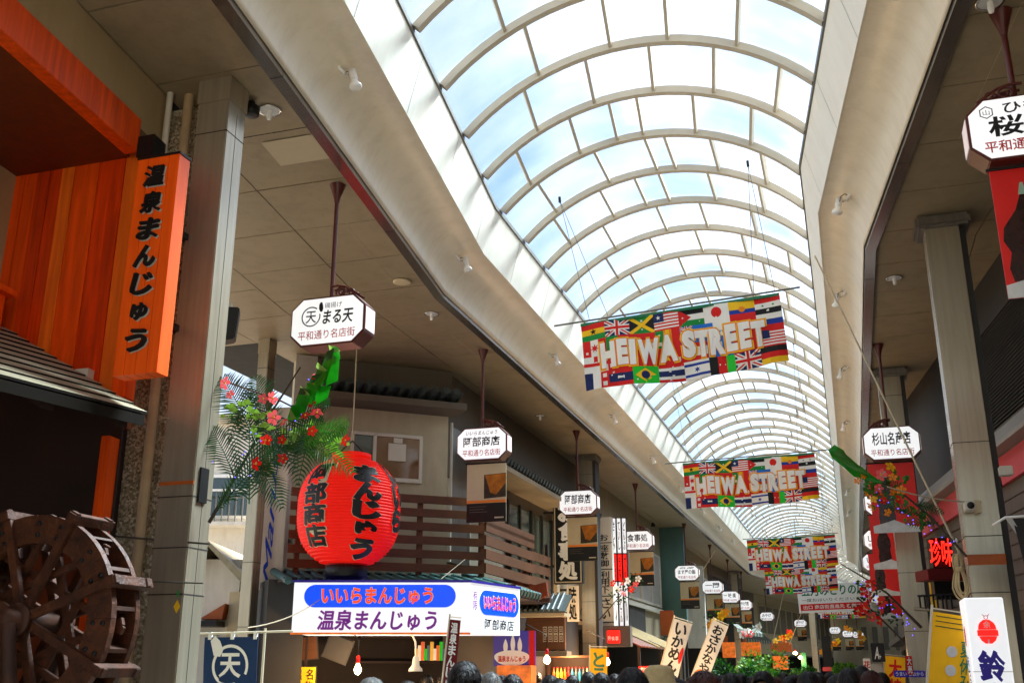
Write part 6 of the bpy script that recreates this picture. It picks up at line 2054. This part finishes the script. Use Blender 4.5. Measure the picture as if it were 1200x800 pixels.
# ---------------------------------------------------------------- bushes at the far bend
def bush(label, x, y, s, r, m1, m2, seed):
    u, z = at_s(x, y, s)
    T = thing('potted_bush', label, 'bush', W(s, u, 0), 0, 'bushes standing in the street')
    rnd = random.Random(seed)
    mb = MB(); mb.lathe([(.25, 0), (.36, .5), (.38, .55), (.3, .52)], 14, 'slat_brown'); mb.obj('pot', T)
    mb = MB()
    mb.tube([(0, 0, .5), (.03, 0, z * .6), (0, 0, z)], .05, 'stem', 6, .02)
    for i in range(7):
        a = rnd.uniform(0, 6.28); mb.tube([(0, 0, .7 + i * .12), (math.cos(a) * r * .6, math.sin(a) * r * .6, z * .75 + i * .06)], .018, 'stem', 5, .006)
    mb.obj('trunk', T)
    mb = MB()
    clumps = [(rnd.uniform(-.75, .75) * r, rnd.uniform(-.75, .75) * r, z - r * .55 + rnd.uniform(-1.1, .5) * r, rnd.uniform(.25, .5) * r) for _ in range(20)]
    for cx, cy, cz, cr in clumps:
        for k in range(150):
            d_ = Vector((rnd.gauss(0, 1), rnd.gauss(0, 1), rnd.gauss(0, 1))).normalized() * cr * rnd.uniform(.5, 1.1)
            p = Vector((cx, cy, cz)) + d_
            l = rnd.uniform(.08, .15)
            dd = (d_.normalized() + Vector((rnd.uniform(-.6, .6), rnd.uniform(-.6, .6), rnd.uniform(-.2, .5)))).normalized()
            w = dd.cross(Vector((rnd.uniform(-1, 1), rnd.uniform(-1, 1), .5))).normalized()
            mb.add([p, p + dd * l * .5 + w * l * .28, p + dd * l, p + dd * l * .5 - w * l * .28], [(0, 1, 2, 3)], m1 if rnd.random() < .65 else m2)
    mb.obj('crown', T)
bush('broad light green bush above the heads, left of the far pillar', 896, 772, 34, .85, 'leaf', 'leaf_lime', 1)
bush('darker low bush at the left of the broad light green bush', 858, 783, 30, .6, 'leaf_dark', 'leaf', 2)
bush('small light bush right of the far pillar', 991, 782, 44, .45, 'leaf_lime', 'leaf', 3)
bush('low green bush between the broad bush and the pink sign', 945, 786, 40, .4, 'leaf', 'leaf_lime', 4)

# ---------------------------------------------------------------- people in the crowd
def body(height, shirt, hair, face_back, female, hat=None, orange=False):
    k = height / 1.7
    V, E_, Rr = [], [], []
    def v(p, r, par=None):
        V.append(tuple(c * k for c in p)); Rr.append(tuple(c * k for c in (r if isinstance(r, tuple) else (r, r))))
        if par is not None: E_.append((par, len(V) - 1))
        return len(V) - 1
    sh = .165 if female else .19
    pel = v((0, 0, .93), (.15, .11))
    wa = v((0, .01, 1.08), (.13, .1), pel)
    ch = v((0, .01, 1.27), (.155, .115), wa)
    up = v((0, .015, 1.38), (.12, .085), ch)
    nk = v((0, .0, 1.46), .052, up)
    jw = v((0, -.015, 1.53), (.066, .07), nk)
    mid = v((0, -.005, 1.60), (.078, .092), jw)
    tp = v((0, .005, 1.665), (.066, .076), mid)
    v((0, -.098, 1.575), .012, jw)                           # nose
    for sx in (-1, 1):
        v((sx * .085, .01, 1.585), .016, mid)               # ears
        s1 = v((sx * sh, .015, 1.385), .06, up)
        el = v((sx * (sh + .05), .02, 1.11), .045, s1)
        wr = v((sx * (sh + .03), -.09, .90), .031, el)
        pa = v((sx * (sh + .028), -.12, .83), (.022, .04), wr)
        for j in range(4):
            f1_ = v((sx * (sh + .03), -.15 + .018 * j, .775 - .004 * (j % 3)), .0095, pa)
            v((sx * (sh + .022), -.145 + .018 * j, .735 - .006 * (j % 3)), .008, f1_)
        th = v((sx * (sh + .0), -.16, .8), .011, pa)
        v((sx * (sh - .01), -.17, .77), .009, th)
        hp = v((sx * .09, .0, .86), .085, pel)
        kn = v((sx * .1, -.01, .48), .06, hp)
        an = v((sx * .1, .02, .09), .042, kn)
        v((sx * .1, -.13, .035), .036, an)
    me = bpy.data.meshes.new('body'); me.from_pydata(V, E_, [])
    o = bpy.data.objects.new('body', me); COL.objects.link(o)
    sm = o.modifiers.new('skin', 'SKIN'); o.modifiers.new('sub', 'SUBSURF').levels = 2
    o.modifiers['sub'].render_levels = 2
    for i, r in enumerate(Rr): me.skin_vertices[0].data[i].radius = r
    me.skin_vertices[0].data[0].use_root = True
    m2 = bpy.data.meshes.new_from_object(o.evaluated_get(bpy.context.evaluated_depsgraph_get()))
    COL.objects.unlink(o); bpy.data.objects.remove(o)
    for m in ('skin', shirt, 'trousers', 'ink'): m2.materials.append(MATS[m])
    for p in m2.polygons:
        c = p.center / k
        p.use_smooth = True
        if c.z > 1.455 or (c.z < 1.15 and abs(c.x) > sh - .02 and c.z > .7): p.material_index = 0
        elif c.z > .9: p.material_index = 1
        elif c.z > .1: p.material_index = 2
        else: p.material_index = 3
    return m2, k
bodies = {}
def person(label, x, y, s, hair='hair_black', shirt='shirt_0', turn=0.0, female=False, hat=None, tall=None):
    u, z = at_s(x, y, s)
    z = min(max(z, 1.42), 1.86)
    key = (shirt, female)
    if key not in bodies: bodies[key] = body(1.7, shirt, hair, 0, female)
    me, _ = bodies[key]
    T = thing('person', label, 'person', W(s, u, 0), -TH + turn, 'people in the crowd')
    k = z / 1.755
    b = bpy.data.objects.new('body', me); COL.objects.link(b); b.parent = T; b.scale = (k, k, k)
    rnd = random.Random(label)
    mb = MB()
    prof = []
    for i in range(12):                                      # hair cap: a shell open over the face
        a = math.pi * i / 11
        prof.append(a)
    n = 28
    vs, fs = [], []
    for i, a in enumerate(prof):
        for j in range(n):
            w = 2 * math.pi * j / n
            face = max(0.0, math.cos(w + math.pi / 2))       # 1 towards the face (-y)
            lim = math.pi * (.66 if not female else .8) - face * math.pi * (.34 if not female else .46)
            aa = a / math.pi * lim
            jit = 1 + .05 * math.sin(3 * w + i) * math.sin(i * .9) + rnd.uniform(-.025, .025)
            vs.append((math.sin(aa) * math.cos(w) * .099 * jit * k, (.012 + math.sin(aa) * math.sin(w) * .118 * jit) * k, (1.63 + math.cos(aa) * .122 * jit) * k))
    for i in range(11):
        for j in range(n):
            q = (j + 1) % n
            fs.append((i * n + j, (i + 1) * n + j, (i + 1) * n + q, i * n + q))
    mb.add(vs, fs, hair, True)
    for q in range(520):                                     # loose strands over the cap
        w = rnd.uniform(0, 2 * math.pi)
        face = max(0.0, math.cos(w + math.pi / 2))
        lim = math.pi * (.7 if not female else .86) - face * math.pi * (.36 if not female else .48)
        a0 = rnd.uniform(.02, .75) * lim
        a1 = min(lim * 1.04, a0 + rnd.uniform(.25, .6))
        w1 = w + rnd.uniform(-.25, .25)
        up = rnd.uniform(1.02, 1.13)
        P_ = []
        for t in (0, .5, 1):
            aa, ww = a0 + (a1 - a0) * t, w + (w1 - w) * t
            f_ = 1.0 + (up - 1.0) * (t ** .7)
            P_.append(Vector((math.sin(aa) * math.cos(ww) * .099 * f_ * k, (.012 + math.sin(aa) * math.sin(ww) * .118 * f_) * k, (1.63 + math.cos(aa) * .122 * f_) * k)))
        sd = Vector((-math.sin(w), math.cos(w), 0)) * .0035 * k
        mb.add([P_[0] - sd, P_[0] + sd, P_[1] + sd, P_[1] - sd, P_[2]], [(0, 1, 2, 3), (3, 2, 4)], hair if q % 3 or hair != 'hair_black' else 'hair_light')
    mb.obj('hair', T)
    mb = MB()
    for sx in (-1, 1): mb.ball((sx * .031 * k, -.094 * k, 1.607 * k), .011 * k, 'ink', 8, (1.3, .6, .7))
    mb.obj('eye', T)
    mb = MB(); mb.ball((0, -.086 * k, 1.535 * k), .018 * k, 'pink', 8, (1.3, .4, .4)); mb.obj('mouth', T)
    if hat:
        mb = MB(); mb.lathe([(.2 * k, 1.66 * k), (.205 * k, 1.668 * k), (.125 * k, 1.69 * k), (.112 * k, 1.78 * k), (.07 * k, 1.81 * k), (.004, 1.815 * k)], 24, hat); mb.obj('hat', T)
    return T
PP = [('person with grey hair under the hanging bulb of the bun shop', 437, 793, 7.2, 'hair_grey', 'shirt_1', 2.6, False, None),
      ('dark haired person before the maroon flag, largest head on the left', 546, 774, 6.0, 'hair_black', 'shirt_4', 2.9, False, None),
      ('grey haired person right of the largest dark head on the left', 576, 787, 8.3, 'hair_grey', 'shirt_2', 3.2, False, None),
      ('person with smooth dark hair before the orange lit counter', 601, 789, 8.6, 'hair_black', 'shirt_5', 3.0, True, None),
      ('person with dark hair just right of the orange lit counter', 645, 790, 9.5, 'hair_black', 'shirt_0', 3.5, True, None),
      ('person with big round dark hair before the stall', 741, 781, 5.8, 'hair_black', 'shirt_6', 3.2, True, None),
      ('person in a pale straw hat under the tilted white flag', 772, 788, 7.4, 'hair_black', 'shirt_7', 2.9, True, 'straw'),
      ('person with reddish brown hair under the flag with the orange disc', 824, 785, 5.4, 'hair_brown', 'shirt_2', 3.3, True, None),
      ('person with dark hair facing the camera below the broad bush', 893, 785, 9.4, 'hair_black', 'shirt_2', -0.3, True, None),
      ('person half hidden right of the broad bush', 905, 792, 9.9, 'hair_brown', 'shirt_6', 0.2, True, None),
      ('dark haired person in black in the middle of the far crowd', 947, 786, 8.6, 'hair_black', 'shirt_6', 3.1, False, None),
      ('person with dark hair and an orange top in the far crowd', 960, 790, 12, 'hair_black', 'shirt_4', 2.8, False, None),
      ('tall dark haired person left of the orange haired one', 994, 782, 9.2, 'hair_black', 'shirt_4', 3.0, False, None),
      ('dark haired person beside the black square sign', 1009, 779, 12.5, 'hair_black', 'shirt_0', 3.2, False, None),
      ('person with orange brown hair at the foot of the black square sign', 1021, 785, 10, 'hair_brown', 'shirt_5', 2.5, False, None),
      ('distant dark haired person before the pink sign', 972, 787, 17, 'hair_black', 'shirt_3', 0.2, False, None),
      ('distant person in grey before the small light bush', 983, 788, 15, 'hair_black', 'shirt_1', 2.9, False, None),
      ('distant person in a red top beside the low green bush', 930, 789, 15, 'hair_black', 'shirt_3', 0.1, True, None),
      ('dark haired person low at the bottom edge left of the brown haired one', 797, 795, 9, 'hair_black', 'shirt_0', 3.0, True, None),
      ('person with black hair low before the goods shelf', 657, 794, 8.4, 'hair_black', 'shirt_1', 2.9, False, None),
      ('person with dark hair low between grey hair and the maroon flag', 478, 797, 8.0, 'hair_black', 'shirt_6', 3.3, True, None)]
for a in PP: person(*a)
rnd = random.Random(11)
XS = [500, 520, 560, 589, 612, 628, 671, 690, 705, 720, 756, 787, 809, 845, 856, 868, 880, 918, 925, 938, 956, 979, 1000, 1033]
for i in range(24):
    x = XS[i]
    person('dark haired person seen from behind, deep in the far crowd', x, 788 + rnd.uniform(-2, 4), rnd.uniform(10, 17), ['hair_black', 'hair_black', 'hair_brown'][i % 3] if False else 'hair_black', 'shirt_%d' % (i % 8), math.pi + rnd.uniform(-.5, .5), i % 2 == 0)
